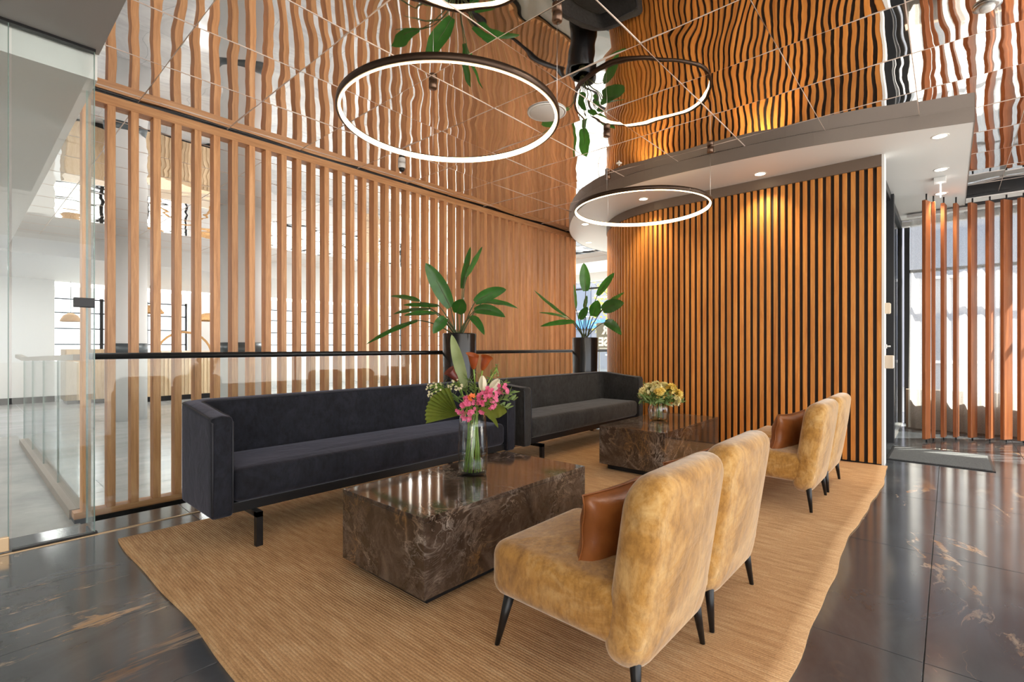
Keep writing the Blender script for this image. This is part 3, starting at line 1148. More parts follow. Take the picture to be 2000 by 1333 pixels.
# ------------------------------------------------------------------ sofas
def sofa(u0, L, label, fabric):
    D, th, v0 = .63, .105, 2.88
    t = thing('sofa', (u0 + L / 2, v0 + D / 2, 0), label, 'sofa', 'dark velvet sofas in a row')
    rc = .11
    h = th / 2
    # centre line in plan : left arm front -> back -> right arm front
    path = []
    na = 10
    for k in range(na + 1):
        path.append((u0 + h, v0 + (D - h - rc) * k / na))
    for k in range(1, 9):
        q = PI / 2 * k / 8
        path.append((u0 + h + rc - rc * math.cos(q), v0 + D - h - rc + rc * math.sin(q)))
    nb = 26
    for k in range(1, nb + 1):
        path.append((u0 + h + rc + (L - 2 * h - 2 * rc) * k / nb, v0 + D - h))
    for k in range(1, 9):
        q = PI / 2 * k / 8
        path.append((u0 + L - h - rc + rc * math.sin(q), v0 + D - h - rc + rc * math.cos(q)))
    for k in range(1, na + 1):
        path.append((u0 + L - h, v0 + D - h - rc - (D - h - rc) * k / na))
    zb = .195

    def ztop(v):
        s = max(0, min(1, (v - v0) / (D - .12)))
        s = s * s * (3 - 2 * s)
        return .730 + .042 * s
    rnd = .022

    def section(zt, sh=0.0):
        o = []
        hh = h - sh
        for k in range(6):
            q = PI / 2 * k / 5
            o.append((-hh + rnd - rnd * math.cos(q), zt - sh - rnd + rnd * math.sin(q)))
        o.append((0, zt - sh + .006))
        for k in range(6):
            q = PI / 2 * (1 - k / 5)
            o.append((hh - rnd + rnd * math.cos(q), zt - sh - rnd + rnd * math.sin(q)))
        for k in range(4):
            q = PI / 2 * k / 3
            o.append((hh - .015 + .015 * math.cos(q), zb + sh + .015 - .015 * math.sin(q)))
        for k in range(4):
            q = PI / 2 * (1 - k / 3)
            o.append((-hh + .015 - .015 * math.cos(q), zb + sh + .015 - .015 * math.sin(q)))
        return o
    rings = []
    N_ = len(path)

    def frame(i):
        a, b = path[max(i - 1, 0)], path[min(i + 1, N_ - 1)]
        d = Vector((b[0] - a[0], b[1] - a[1]))
        d.normalize()
        return d, Vector((-d.y, d.x))
    d0, n0 = frame(0)
    for k in range(4):
        q = PI / 2 * k / 4
        p = Vector(path[0]) - d0 * .02 * math.sin(PI / 2 - q) * 1.0
        rings.append([(p.x + n0.x * o, p.y + n0.y * o, z) for o, z in section(ztop(path[0][1]), .02 * (1 - math.sin(q)))])
    for i in range(N_):
        d, nn = frame(i)
        rings.append([(path[i][0] + nn.x * o, path[i][1] + nn.y * o, z) for o, z in section(ztop(path[i][1]))])
    d0, n0 = frame(N_ - 1)
    for k in range(3, -1, -1):
        q = PI / 2 * k / 4
        p = Vector(path[-1]) + d0 * .02 * math.sin(PI / 2 - q)
        rings.append([(p.x + n0.x * o, p.y + n0.y * o, z) for o, z in section(ztop(path[-1][1]), .02 * (1 - math.sin(q)))])
    m = len(rings[0])
    vs = [p for r in rings for p in r]
    fs = []
    for i in range(len(rings) - 1):
        for k in range(m):
            fs.append((i * m + k, i * m + (k + 1) % m, (i + 1) * m + (k + 1) % m, (i + 1) * m + k))
    fs.append(tuple(range(m)))
    fs.append(tuple((len(rings) - 1) * m + k for k in range(m - 1, -1, -1)))
    mk('shell', vs, fs, fabric, t, True)
    # piping along both upper edges and down the arm fronts
    mb = MB()
    for side in (-1, 1):
        pts = []
        for i in range(N_):
            d, nn = frame(i)
            pts.append((path[i][0] + nn.x * side * (h - .004), path[i][1] + nn.y * side * (h - .004), ztop(path[i][1]) - .006))
        a, b = pts[0], pts[-1]
        pts = [(a[0], a[1] - .016, zb + .02), (a[0], a[1] - .018, .45), (a[0], a[1] - .016, a[2] - .025)] + pts[1:-1] + [(b[0], b[1] - .016, b[2] - .025), (b[0], b[1] - .018, .45), (b[0], b[1] - .016, zb + .02)]
        mb.add(*tubev(pts, .005, 6))
    mb.build('piping', PIPE, t, True)
    # long seat cushion
    w, dd = L - 2 * th - .01, D - th + .005
    v_, f_ = rslab(w, dd, (.03, .03, .05, .05), .185, .04, (0, .012), 5, 5, 6)
    cx, cy, cz = u0 + L / 2, v0 - .012 + dd / 2, .345
    v2 = []
    for x, y, z in v_:
        if z > 0:
            z += .004 * math.sin(x * 9) * math.sin(y * 8 + 1) + .003 * math.sin(x * 23 + y * 6)
        v2.append((cx + x, cy + y, cz + z))
    mk('seat_cushion', v2, f_, fabric, t, True)
    box('base_frame', u0 + .05, u0 + L - .05, v0 + .015, v0 + D - .05, .20, .255, BLACK, t, .003)
    for uu in (u0 + .22, u0 + L - .22):
        for (va_, vb, vl) in ((v0 - .065, v0 + .25, v0 - .065), (v0 + D - .25, v0 + D - .02, v0 + D - .055)):
            mb = MB()
            mb.box(uu - .017, uu + .017, va_, vb, .172, .20)
            mb.box(uu - .017, uu + .017, vl, vl + .034, ZR, .1995)
            mb.build('leg', BLACK, t)
    return t


sofa(.885, 2.39, 'long dark navy velvet sofa on black legs, nearer and at left', NAVYV)
sofa(3.40, 2.30, 'long charcoal velvet sofa on black legs, farther, by the cedar wall', GREYV)


# ------------------------------------------------------------------ coffee tables
def coffee_table(u0, u1, v0, v1, label):
    t = thing('coffee_table', ((u0 + u1) / 2, (v0 + v1) / 2, 0), label, 'coffee table', 'marble block coffee tables')
    zb, zt, k = .062, .40, .02
    box('top_panel', u0, u1, v0, v1, zt - k, zt, MARBLE, t, .0015, 1)
    box('side_panel', u0, u1, v0, v0 + k, zb, zt - k - .0006, MARBLE, t, .001, 1)
    box('side_panel', u0, u1, v1 - k, v1, zb, zt - k - .0006, MARBLE, t, .001, 1)
    box('side_panel', u0, u0 + k, v0 + k + .0006, v1 - k - .0006, zb, zt - k - .0006, MARBLE, t, .001, 1)
    box('side_panel', u1 - k, u1, v0 + k + .0006, v1 - k - .0006, zb, zt - k - .0006, MARBLE, t, .001, 1)
    box('plinth', u0 + .055, u1 - .055, v0 + .055, v1 - .055, ZR, zb, BLACK, t)
    return t


coffee_table(1.268, 2.455, 1.600, 2.235, 'brown veined marble block coffee table holding the tall glass vase')
coffee_table(3.815, 5.05, 1.724, 2.335, 'dark veined marble block coffee table holding the round yellow bouquet')


# ------------------------------------------------------------------ armchairs and cushions
def armchair(uc, label):
    t = thing('armchair', (uc, .95, 0), label, 'armchair', 'golden velvet armchairs without arms')
    v_, f_ = rslab(.565, .60, (.06, .06, .04, .04), .20, .055, (0, .018), 6, 6, 6)
    vs = []
    for x, y, z in v_:
        zz = .295 + z + (.03 * (y - .1) if z > 0 else .03 * max(0, y) ** 1.0)
        vs.append((uc + x, .955 + y, zz))
    mk('seat', vs, f_, GOLDV, t, True)
    v_, f_ = rslab(.575, .60, (.105, .105, .10, .10), .125, .055, (.010, .012), 8, 6, 6)
    vs = []
    for x, y, z in v_:
        zz = .430 + y
        vs.append((uc + x, .668 + z - .085 * (y + .29) / .58 + .05 + .02 * (x / .28) ** 2, zz))
    mk('backrest', vs, f_, GOLDV, t, True)
    for (sx, sy, oy) in ((-1, 1, 1.19), (1, 1, 1.19), (-1, 0, .70), (1, 0, .70)):
        x0, x1 = uc + sx * .225, uc + sx * .252
        y1 = oy + (.045 if sy else -.025)
        v_, f_ = tubev([(x0, oy, .22), (x1, y1, ZR)], [.021, .009], 12)
        mk('leg', v_, f_, BLACK, t, True)
    return t


armchair(1.565, 'golden velvet armchair nearest the camera, beside the first marble table')
armchair(2.165, 'golden velvet armchair second from the camera, touching the nearest one')
armchair(3.975, 'golden velvet armchair third from the camera, with a tan cushion in view')
armchair(4.575, 'golden velvet armchair farthest from the camera, nearest the cedar wall')


def pillow(w, h, T, n=18):
    vs, fs = [], []
    for side in (1, -1):
        b = len(vs)
        for j in range(n + 1):
            for i in range(n + 1):
                x, y = i / n * 2 - 1, j / n * 2 - 1
                px_ = x * (1 - .075 * (1 - y * y)) * w / 2
                py_ = y * (1 - .085 * (1 - x * x)) * h / 2
                z = side * T * max(0, (1 - x ** 4) * (1 - y ** 4)) ** .62
                z += side * .0035 * math.sin(9 * x + 5 * y) * (1 - x * x) * (1 - y * y) + .004 * math.sin(7 * y) * x
                vs.append((px_, py_, z))
        for j in range(n):
            for i in range(n):
                a = b + j * (n + 1) + i
                q = (a, a + 1, a + n + 2, a + n + 1)
                fs.append(q if side > 0 else q[::-1])
    return vs, fs


def cushion(uc, label, roll=0.0):
    t = thing('leather_cushion', (uc, .86, .39), label, 'cushion', 'tan leather cushions')
    v_, f_ = pillow(.46, .30, .062)
    M = Matrix.Translation((uc, .865, .485)) @ Matrix.Rotation(-.16, 4, 'Z') @ Matrix.Rotation(roll - .05, 4, 'Y') @ Matrix.Rotation(PI / 2 + .16, 4, 'X')
    me = bpy.data.meshes.new('cover')
    bm = bmesh.new()
    bv = [bm.verts.new(M @ Vector(p) - Vector((uc, .86, .39))) for p in v_]
    for f in f_:
        bm.faces.new([bv[i] for i in f])
    bmesh.ops.remove_doubles(bm, verts=bm.verts, dist=.0005)
    bmesh.ops.recalc_face_normals(bm, faces=bm.faces)
    bm.to_mesh(me)
    bm.free()
    me.polygons.foreach_set('use_smooth', [True] * len(me.polygons))
    put('cover', me, LEATHER, t, (uc, .86, .39))
    n = 18
    rim = []
    for i in range(n + 1):
        rim.append(v_[i])
    for j in range(1, n + 1):
        rim.append(v_[j * (n + 1) + n])
    for i in range(n - 1, -1, -1):
        rim.append(v_[n * (n + 1) + i])
    for j in range(n - 1, -1, -1):
        rim.append(v_[j * (n + 1)])
    tube('seam', [M @ Vector(p) for p in rim], .0035, LEATHER, t, 5)


cushion(1.575, 'tan leather cushion leaning on the nearest armchair')
cushion(2.175, 'tan leather cushion mostly hidden behind the second armchair')
cushion(3.975, 'wrinkled tan leather cushion on the third armchair', .05)


# ------------------------------------------------------------------ ring pendants
def ring_pendant(cu, cv, r, label):
    z = 2.448
    t = thing('ring_pendant', (cu, cv, z), label, 'pendant lamp', 'large glowing ring pendants')
    lathe('ring_body', [(r - .0015, -.014), (r + .011, -.014), (r + .011, .020), (r - .012, .020), (r - .012, .014), (r - .004, .014)], (cu, cv, z), plain('bronze_ring', (.06, .035, .022), .4, .7) if 'bronze_ring' not in MATS else MATS['bronze_ring'], t, 96, close=True)
    lathe('diffuser', [(r - .002, -.0105), (r - .0045, -.0105), (r - .0045, .0135), (r - .013, .0135), (r - .015, .004), (r - .015, -.012), (r - .012, -.018), (r - .004, -.018)], (cu, cv, z), LED, t, 96, close=True)
    for a in (60, -60, 180):
        x, y = cu + r * math.cos(math.radians(a)), cv + r * math.sin(math.radians(a))
        tube('cable', [(x, y, z + .02), (x, y, 2.95)], .0014, ALU, t, 6)
        lathe('canopy', [(.024, -.055), (.030, -.050), (.030, -.002)], (x, y, 3.0), plain('bronze_cup', (.16, .10, .07), .3, .8) if 'bronze_cup' not in MATS else MATS['bronze_cup'], t, 16)


ring_pendant(1.952, 2.214, .633, 'large glowing ring pendant hanging over the nearer coffee table')
ring_pendant(4.44, 2.25, .640, 'glowing ring pendant hanging over the farther coffee table')

# ceiling fittings
t = thing('ceiling_speaker', (3.175, 2.434, 3.0), 'flat round white ceiling speaker beside the larger ring pendant', 'speaker')
lathe('grille', [(.001, -.012), (.135, -.012), (.142, -.008)], (3.175, 2.434, 3.0), WHITE, t, 40)
lathe('rim', [(.142, -.010), (.156, -.008), (.158, -.001), (.142, -.001)], (3.175, 2.434, 3.0), WHITE, t, 40, close=True)
t = thing('security_camera', (3.07, 4.24, 3.0), 'small white dome camera under the ceiling near the slat screen', 'camera')
lathe('mount', [(.034, -.05), (.038, -.045), (.038, -.001)], (3.07, 4.24, 3.0), WHITE, t, 20)
lathe('dome', [(.004, -.088), (.018, -.084), (.028, -.070), (.031, -.051)], (3.07, 4.24, 3.0), BLACK, t, 20)
t = thing('smoke_detector', (3.80, -.16, 3.0), 'round smoke detector under the ceiling at the top right', 'smoke detector')
lathe('base', [(.045, -.014), (.062, -.010), (.062, -.001)], (3.80, -.16, 3.0), ALU, t, 24)
lathe('sensor_cap', [(.012, -.034), (.030, -.030), (.034, -.013)], (3.80, -.16, 3.0), WHITE, t, 24)
t = thing('sprinkler', (4.55, 2.55, 3.0), 'tiny white sprinkler rose under the ceiling above the farther ring', 'sprinkler')
lathe('rose', [(.022, -.008), (.03, -.004), (.03, -.001)], (4.55, 2.55, 3.0), WHITE, t, 18)
lathe('nozzle', [(.006, -.03), (.01, -.026), (.008, -.008)], (4.55, 2.55, 3.0), ALU, t, 12)


# ------------------------------------------------------------------ leaves
def bez(a, b, c, n):
    return [a * (1 - s) ** 2 + b * 2 * s * (1 - s) + c * s * s for s in [k / n for k in range(n + 1)]]


def leafv(path, width, side, fold=.25, wave=.0, prof=None):
    """blade along path ; side = sideways unit vector ; returns verts, faces"""
    n = len(path) - 1
    vs, fs = [], []
    for i, p in enumerate(path):
        s = i / n
        t = (path[min(i + 1, n)] - path[max(i - 1, 0)]).normalized()
        sd = (side - t * side.dot(t)).normalized()
        up = t.cross(sd)
        w = width / 2 * (prof(s) if prof else (math.sin(PI * min(1, s * .94 + .06) ** .85)) ** .62)
        w = max(w, .0006)
        for k in (-1, -.5, 0, .5, 1):
            lift = fold * w * abs(k) + wave * w * math.sin(s * 17 + k * 2) * abs(k)
            vs.append(p + sd * (w * k) + up * lift)
    for i in range(n):
        for k in range(4):
            a = i * 5 + k
            fs.append((a, a + 1, a + 6, a + 5))
    return vs, fs


def potted_plant(cx, cy, zt, r, leaves, label, dp):
    t = thing('potted_plant', (cx, cy, 0), label, 'potted plant', 'tall black planters behind the sofas')
    prof = [(r * .86, 0), (r * .9, .02), (r, zt - .01), (r - .004, zt), (r - .016, zt), (r - .02, zt - .05)]
    lathe('planter', prof, (cx, cy, 0), PLANT, t, 40)
    lathe('soil', [(.001, zt - .045), (r - .018, zt - .045)], (cx, cy, 0), SOIL, t, 24)
    hub = Vector((cx, cy, zt - .05))
    for (bx_, by_, tx, ty, wpx, db, dt, sag) in leaves:
        B, T = at(bx_, by_, dp + db), at(tx, ty, dp + dt)
        wapp = wpx * dp / FX
        wreal = max(wapp, .085)
        ax = (T - B).normalized()
        view = ((B + T) / 2 - Vector((0, 0, CAM_H))).normalized()
        sd = ax.cross(view).normalized()
        roll = math.acos(min(1, wapp / wreal)) * (1 if (bx_ + by_) % 2 < 1 else -1)
        sd = Matrix.Rotation(roll, 3, ax) @ sd
        mid = (B + T) / 2 + Vector((0, 0, sag * (T - B).length))
        lf = leafv(bez(B, mid, T, 14), wreal, sd, .22, .06)
        o = mk('leaf', lf[0], lf[1], LEAF, t, True)
        h0 = hub + Vector((random.uniform(-.03, .03), random.uniform(-.03, .03), 0))
        c = (h0 + B) / 2 + Vector((0, 0, .35 * (B - h0).length)) * .5
        st = bez(h0, c, B, 8) + bez(B, mid, T, 14)[1:9]
        v_, f_ = tubev(st, [.008 - .006 * k / (len(st) - 1) for k in range(len(st))], 6)
        mk('petiole', v_, f_, STEM, o, True)
    return t


D1_, D2_ = 5.11, 6.86
P1 = [(880, 601, 831, 514, 31, -.05, -.12, .06), (903, 564, 919, 482, 13, .05, .10, .0), (909, 541, 942, 482, 10, .0, .1, .03),
      (927.5, 591, 989, 566, 24, -.05, -.10, .14), (942, 591, 1012, 603, 10, .05, .2, .12), (927, 607, 987, 620, 20, -.1, -.25, .22),
      (918, 619, 946, 655, 15, -.1, -.22, .25), (893, 612, 905, 585, 28, -.1, -.28, .1), (819, 589, 763, 579, 9, .05, .15, .06),
      (856, 597, 787, 596, 9, -.03, -.1, .07), (840, 603, 768, 614, 8, .1, .3, .1), (851, 613, 789, 617, 9, -.1, -.25, .06),
      (815, 626, 715, 673, 9, .0, -.1, .10), (870, 621, 846, 652, 22, -.08, -.2, .1)]
P2 = [(1144, 569, 1140, 514, 21, 0, -.05, .02), (1167, 577, 1200, 533, 14, -.15, -.4, .05), (1177, 606, 1219, 592, 24, -.3, -.62, .1),
      (1185, 595, 1219, 571, 7, -.35, -.66, .08), (1181, 630, 1214, 655, 17, -.3, -.6, .22), (1159, 618, 1168, 587, 22, -.1, -.3, .1),
      (1133, 624, 1148, 600, 15, -.1, -.25, .1), (1106, 617, 1043, 567, 6, 0, .1, -.03), (1122, 629, 1055, 638, 10, -.05, -.15, .10),
      (1108, 622, 1053, 611, 5, .1, .25, .05), (1124, 602, 1121, 555, 6, .2, .5, 0), (1143, 604, 1146, 577, 8, .05, .2, 0)]
pc = at(897.5, 652, D1_)
potted_plant(pc.x, pc.y, 1.24, .175, P1, 'broad-leaved plant in a tall black planter behind the nearer sofa', D1_)
pc = at(1142.5, 660, D2_)
potted_plant(pc.x, pc.y, 1.23, .177, P2, 'broad-leaved plant in a tall black planter by the street window', D2_)


# ------------------------------------------------------------------ vase and tall bouquet
VB = Vector((1.885, 1.955, .40))


def vase(name, c, prof_out, thick, water_z, label, cat):
    t = thing(name, c, label, cat)
    inner = [(max(r - thick, .003), z) for r, z in prof_out if z > .018]
    inner = [(inner[0][0] * .97, .014)] + inner
    lathe('glass_body', prof_out + inner[::-1] + [(.003, .012)], c, TGLASS, t, 48)
    wp = [(r - .0012, z) for r, z in inner if z < water_z]
    wp = [(wp[0][0], .0155)] + wp[1:]
    lathe('water', wp + [(wp[-1][0], water_z)], c, TWATER, t, 40)
    return t


vase('glass_vase', VB, [(.066, 0), (.074, .004), (.080, .05), (.082, .12), (.081, .20), (.076, .27), (.070, .33)], .004, .115, 'tall clear glass vase of cut stems on the nearer marble table', 'vase')
DV = VB.x * AX[1] + VB.y * AX[0]
MOUTH = VB + Vector((0, 0, .325))


def stem_path(p, k, a0=None):
    """from the vase floor, through the mouth, to the point p"""
    a = random.uniform(0, 2 * PI) if a0 is None else a0
    f = VB + Vector((math.cos(a) * .048, math.sin(a) * .048, .02))
    mo = MOUTH + Vector((math.cos(a + 1.2) * .026, math.sin(a + 1.2) * .026, 0))
    m2 = (mo * 2 + p) / 3 + Vector((0, 0, .04))
    return [f, (f + mo) / 2, mo] + bez(mo, m2, p, 6)[1:]


def cut_stem(root, p, r=.0035, mat=None):
    v_, f_ = tubev(stem_path(p, 0), r, 6)
    return mk('stem', v_, f_, mat or GSTEM, root, True)


def bq(x, y, dd=0.0):
    return at(x, y, DV + dd)


def flower_thing(name, p, label, cat, group=None):
    return thing(name, p, label, cat, group)


def calla(p, axis, size, mat, label):
    t = flower_thing('calla_lily', p, label, 'flower', 'calla lilies in the tall bouquet')
    axis = axis.normalized()
    side = axis.cross(Vector((0, 0, 1)))
    side = side.normalized() if side.length > .01 else Vector((1, 0, 0))
    up = side.cross(axis)
    vs, fs = [], []
    NR, NS = 10, 20
    for i in range(NR + 1):
        s = i / NR
        for k in range(NS + 1):
            a = 2 * PI * 1.12 * k / NS - PI
            lip = .5 + .5 * math.cos(a)
            r = size * (.12 + .46 * math.sin(PI / 2 * s ** .8) + .30 * s ** 8 * (.2 + lip))
            ln = size * (1.5 * s + .95 * s ** 2 * lip)
            curl = size * .28 * s ** 6 * lip
            q = p + axis * (ln - curl) + (side * math.cos(a) + up * math.sin(a)) * (r * (1 + .10 * k / NS))
            vs.append(q)
    for i in range(NR):
        for k in range(NS):
            a = i * (NS + 1) + k
            fs.append((a, a + 1, a + NS + 2, a + NS + 1))
    mk('spathe', vs, fs, mat, t, True)
    v_, f_ = tubev([p, p + axis * size * 1.5], [size * .06, size * .04], 8)
    mk('spadix', v_, f_, YELLOW, t, True)
    cut_stem(t, p + axis * .004, .0045)


calla(bq(925, 722, -.05), Vector((-.05, .0, 1)), .043, CALLA, 'orange-brown calla lily in the middle of the tall bouquet')
calla(bq(942, 724, .02), Vector((.28, -.22, 1)), .041, CALLA, 'orange-brown calla lily leaning right in the tall bouquet')
calla(bq(894, 745, -.03), Vector((-.42, .45, .75)), .040, CALLAD, 'dark plum calla lily leaning left in the tall bouquet')


def big_leaf(name, b, m_, tpt, w, mat, label, cat, prof=None, wave=.1, fold=.2, roll=0):
    t = flower_thing(name, b, label, cat)
    ax = (tpt - b).normalized()
    sd = ax.cross(((b + tpt) / 2 - Vector((0, 0, CAM_H))).normalized()).normalized()
    sd = Matrix.Rotation(roll, 3, ax) @ sd
    v_, f_ = leafv(bez(b, m_, tpt, 18), w, sd, fold, wave, prof)
    mk('blade', v_, f_, mat, t, True)
    cut_stem(t, b, .0035)
    return t


b, e = bq(909, 758, .02), bq(882, 654, .06)
big_leaf('aspidistra_leaf', b, (b + e) / 2 + Vector((-.01, 0, .02)), e, .062, SILVER, 'long pale green leaf standing tallest in the bouquet', 'leaf')
b, e = bq(936, 800, -.08), bq(973, 836, -.14)
big_leaf('drooping_leaf', b, (b + e) / 2 + Vector((.0, -.02, .05)), e, .045, PALM, 'olive leaf drooping over the vase rim at the right', 'leaf', roll=.7)
b, e = bq(955, 808, -.02), bq(990, 805, -.08)
big_leaf('broad_leaf', b, (b + e) / 2 + Vector((0, 0, .03)), e, .085, PALM, 'broad olive leaf under the pink orchids at the right', 'leaf', roll=.3)
# pleated fan palm leaf
t = flower_thing('fan_palm_leaf', bq(893, 808, -.06), 'pleated olive fan palm leaf at the left of the bouquet', 'leaf')
hub = bq(897, 812, -.06)
vs, fs = [hub], []
NP = 22
for k in range(NP + 1):
    a = math.radians(108 + 84 * k / NP)
    rad_ = .185 * (1 - .12 * abs(k / NP - .45)) * (1 if k % 2 == 0 else .97)
    ex = Vector((AX[0], -AX[1], 0))
    q = hub + ex * (math.cos(a) * rad_) + Vector((0, 0, 1)) * (math.sin(a) * rad_ * .92) + Vector((AX[1], AX[0], 0)) * ((.012 if k % 2 else -.004) - .06 * (k / NP))
    md = hub + (q - hub) * .5 + Vector((AX[1], AX[0], 0)) * (.005 if k % 2 else -.005)
    vs += [md, q]
for k in range(NP):
    a = 1 + 2 * k
    fs += [(0, a, a + 2), (a, a + 1, a + 3, a + 2)]
mk('fan_blade', vs, fs, PALM, t)
cut_stem(t, hub, .004)


def blossom(c, r, nrm, mb, petals=5, cup=.35):
    nrm = nrm.normalized()
    a = nrm.orthogonal().normalized()
    b = nrm.cross(a)
    o = random.uniform(0, 6)
    for k in range(petals):
        q = o + 2 * PI * k / petals
        d = a * math.cos(q) + b * math.sin(q)
        s = nrm.cross(d)
        w = r * .52
        mb.add([c, c + d * r * .5 + s * w * .8 + nrm * r * cup * .4, c + d * r + nrm * r * cup, c + d * r * .5 - s * w * .8 + nrm * r * cup * .4], [(0, 1, 2, 3)])


def spray(name, p, centre, spread, count, r, mat, label, cat, group=None, petals=5, stem=True, leafmat=None):
    t = flower_thing(name, p, label, cat, group)
    mb, tw = MB(), MB()
    for k in range(count):
        d = Vector((random.gauss(0, 1), random.gauss(0, 1), random.gauss(0, 1)))
        d.normalize()
        q = centre + Vector((d.x * spread[0], d.y * spread[0], d.z * spread[1])) * random.uniform(.55, 1)
        blossom(q, r * random.uniform(.8, 1.15), d * .5 + (Vector((0, 0, CAM_H)) - q).normalized() * .8, mb, petals)
        tw.add(*tubev([p, (p + q) / 2 + Vector((0, 0, .01)), q], .0012, 4))
    mb.build('blossoms', mat, t)
    tw.build('twigs', leafmat or GSTEM, t)
    if stem:
        cut_stem(t, p, .003)
    return t


spray('orchid_spray', bq(917, 795, -.08), bq(911, 800, -.11), (.052, .070), 40, .014, PINK, 'bright pink orchid spray at the lower left above the vase', 'flower', 'pink orchid sprays')
spray('orchid_spray', bq(948, 790, -.07), bq(953, 783, -.10), (.062, .075), 48, .014, PINK, 'bright pink orchid spray in the middle right of the bouquet', 'flower', 'pink orchid sprays')
spray('orchid_spray', bq(975, 765, -.02), bq(982, 762, -.04), (.030, .042), 16, .013, PINK, 'small bright pink orchid spray at the far right of the bouquet', 'flower', 'pink orchid sprays')
spray('orange_bloom', bq(918, 780, -.12), bq(920, 776, -.13), (.014, .014), 5, .014, ORANGE, 'small orange-red bloom above the left orchids', 'flower')
spray('wax_flower', bq(868, 760, -.02), bq(850, 762, -.03), (.060, .050), 26, .007, WAXF, 'feathery cream wax flower sprig reaching far left', 'flower', 'wax flower sprigs')
spray('wax_flower', bq(890, 750, -.01), bq(890, 752, -.06), (.045, .035), 24, .007, WAXF, 'feathery cream wax flower sprig above the fan palm leaf', 'flower', 'wax flower sprigs')
spray('wax_flower', bq(970, 720, .05), bq(965, 727, .06), (.03, .05), 12, .007, SPRIG, 'thin green sprig behind the right calla lily', 'flower', 'wax flower sprigs')


def bud(p, axis, L, r, mat, label):
    t = flower_thing('tulip_bud', p, label, 'flower', 'cream buds in the tall bouquet')
    axis = axis.normalized()
    a = axis.orthogonal().normalized()
    b = axis.cross(a)
    for k in range(5):
        q = 2 * PI * k / 5
        d = a * math.cos(q) + b * math.sin(q)
        pts = [p + axis * L * s + d * r * math.sin(PI * (s * .8 + .08)) for s in [i / 8 for i in range(9)]]
        v_, f_ = leafv(pts, r * 1.7, axis.cross(d), -.25)
        mk('petal', v_, f_, mat, t, True)
    cut_stem(t, p, .004)


bud(bq(943, 765, -.06), Vector((-.02, .02, 1)), .085, .016, CREAM, 'upright cream tulip bud in the middle of the bouquet')
bud(bq(957, 766, -.04), Vector((.45, -.35, .8)), .085, .018, CREAM, 'cream tulip bud leaning right behind the orchids')


def foliage_sprig(p, tip, n, ln, w, mat, label):
    t = flower_thing('foliage_sprig', p, label, 'leaf', 'green sprigs in the tall bouquet')
    path = bez(p, (p + tip) / 2 + Vector((0, 0, .03)), tip, n)
    for k in range(1, n + 1):
        d = Vector((random.uniform(-1, 1), random.uniform(-1, 1), random.uniform(-.3, .9))).normalized()
        d = (d + (tip - p).normalized() * .7).normalized()
        q = path[k]
        v_, f_ = leafv(bez(q, q + d * ln * .5 + Vector((0, 0, .004)), q + d * ln, 5), w, d.orthogonal().normalized(), .15)
        mk('leaflet', v_, f_, mat, t, True)
    v_, f_ = tubev(path, .0016, 5)
    mk('twig', v_, f_, GSTEM, t, True)
    cut_stem(t, p, .0025)


foliage_sprig(bq(960, 790, -.02), bq(1003, 782, -.05), 14, .045, .016, SPRIG, 'green sprig reaching far right past the orchids')
foliage_sprig(bq(965, 800, -.04), bq(993, 800, -.08), 10, .04, .015, SPRIG, 'green sprig low at the right below the orchids')
foliage_sprig(bq(918, 770, .03), bq(915, 742, .02), 14, .05, .014, SPRIG, 'green sprig in the middle behind the pink orchids')
foliage_sprig(bq(936, 765, .04), bq(935, 730, .04), 12, .05, .014, SILVER, 'pale green sprig between the two orange calla lilies')
foliage_sprig(bq(957, 755, .05), bq(972, 722, .06), 12, .04, .012, SPRIG, 'thin green sprig rising right behind the cream bud')
for (x0, y0, x1, y1, dd, lab) in ((915, 790, 905, 758, .0, 'short green sprig low behind the left orchids'), (930, 785, 926, 752, -.03, 'short green sprig in the heart of the bouquet'),
                                  (955, 785, 985, 748, .0, 'green sprig rising at the right beside the small orchid spray'), (965, 795, 1000, 768, -.01, 'green sprig stretching right above the broad olive leaf'),
                                  (900, 790, 872, 775, -.02, 'green sprig lying over the fan palm leaf')):
    foliage_sprig(bq(x0, y0, dd), bq(x1, y1, dd - .03), 18, .045, .015, SPRIG, lab)
foliage_sprig(bq(885, 775, .0), bq(860, 752, .0), 12, .04, .013, SPRIG, 'green sprig at the left behind the fan palm leaf')

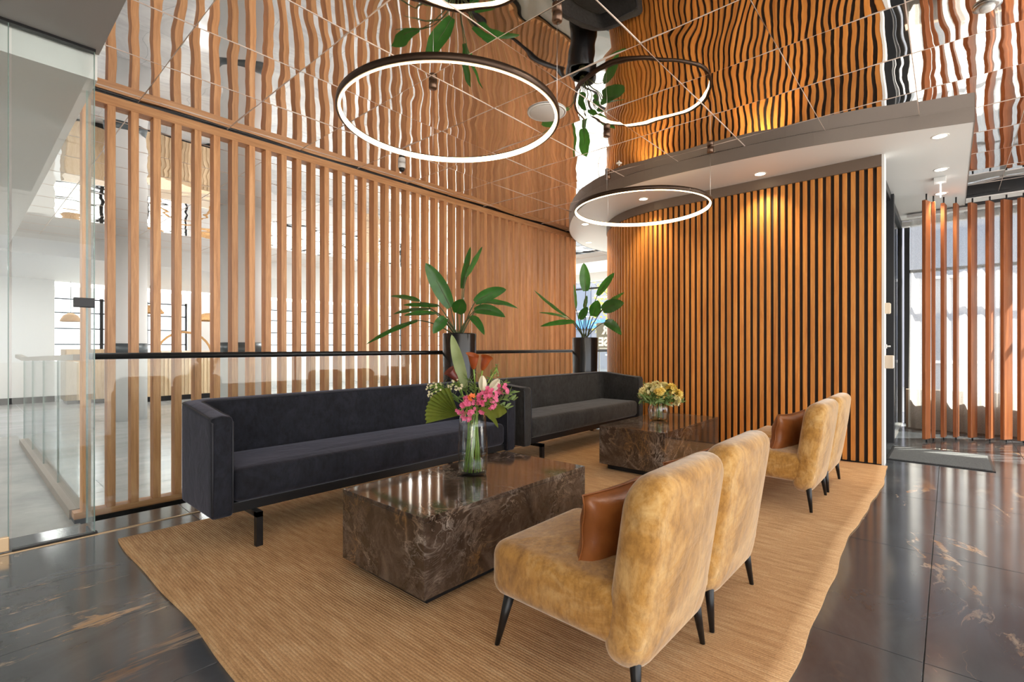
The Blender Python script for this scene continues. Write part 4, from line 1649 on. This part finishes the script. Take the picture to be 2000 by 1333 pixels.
# ------------------------------------------------------------------ round vase and yellow bouquet
VB2 = Vector((4.43, 2.06, .40))
vase('globe_vase', VB2, [(.050, 0), (.062, .004), (.088, .04), (.102, .085), (.099, .13), (.082, .165), (.070, .185), (.074, .195)], .004, .08, 'round clear glass globe vase on the farther marble table', 'vase')
HUB2 = VB2 + Vector((0, 0, .19))
random.seed(11)
yl = ['pale yellow bloom at the top of the round bouquet', 'bright yellow bloom at the front of the round bouquet', 'pale yellow bloom at the left edge of the round bouquet', 'yellow bloom at the right edge of the round bouquet',
      'drooping pale yellow bloom at the lower right of the round bouquet', 'yellow bloom at the upper right of the round bouquet', 'pale yellow bloom at the upper left of the round bouquet', 'yellow bloom behind the top of the round bouquet']
yp = [(1281, 757, 0), (1288, 769, -.08), (1259, 768, 0), (1322, 772, 0), (1317, 784, -.06), (1309, 761, 0), (1268, 760, .04), (1296, 759, .06)]
D22 = VB2.x * AX[1] + VB2.y * AX[0]
for k, ((x, y, dd), lab) in enumerate(zip(yp, yl)):
    c = at(x, y, D22 + dd)
    t = thing('yellow_flower', c, lab, 'flower', 'yellow flowers in the globe vase')
    mb = MB()
    out = (c - HUB2).normalized()
    for q in range(46):
        d = (out * .9 + Vector((random.gauss(0, .6), random.gauss(0, .6), random.gauss(0, .6)))).normalized()
        blossom(c + d * random.uniform(.004, .048), .024, d, mb, 6, .7)
    mb.build('petals', (PALEY, YELLOW)[k in (1, 3, 5)], t)
    f = VB2 + Vector((random.uniform(-.03, .03), random.uniform(-.03, .03), .03))
    v_, f_ = tubev(bez(f, HUB2, c, 8), .003, 5)
    mk('stem', v_, f_, GSTEM, t, True)
for k, (x, y, dd, lab) in enumerate(((1252, 782, 0, 'green sprig at the left of the round bouquet'), (1330, 786, .0, 'green sprig at the right of the round bouquet'), (1300, 790, -.12, 'green sprig at the front of the round bouquet'), (1270, 786, -.10, 'green sprig at the front left of the round bouquet'), (1318, 760, .05, 'green sprig at the upper right of the round bouquet'), (1262, 755, .05, 'green sprig at the upper left of the round bouquet'), (1286, 784, -.13, 'short green sprig in the middle front of the round bouquet'), (1310, 778, -.11, 'short green sprig at the right front of the round bouquet'), (1256, 774, -.08, 'short green sprig at the left front of the round bouquet'))):
    c = at(x, y, D22 + dd)
    t = thing('filler_sprig', c, lab, 'leaf', 'green sprigs in the globe vase')
    pth = bez(HUB2, (HUB2 + c) / 2 + Vector((0, 0, .03)), c, 12)
    mb = MB()
    for q in pth[3:]:
        for _ in range(5):
            d = Vector((random.gauss(0, 1), random.gauss(0, 1), random.gauss(.3, 1))).normalized()
            v_, f_ = leafv(bez(q, q + d * .03, q + d * .06, 4), .016, d.orthogonal().normalized(), .2)
            mb.add(v_, f_)
    mb.build('leaflets', SPRIG, t)
    v_, f_ = tubev([VB2 + Vector((0, 0, .03))] + pth, .0018, 5)
    mk('twig', v_, f_, GSTEM, t, True)
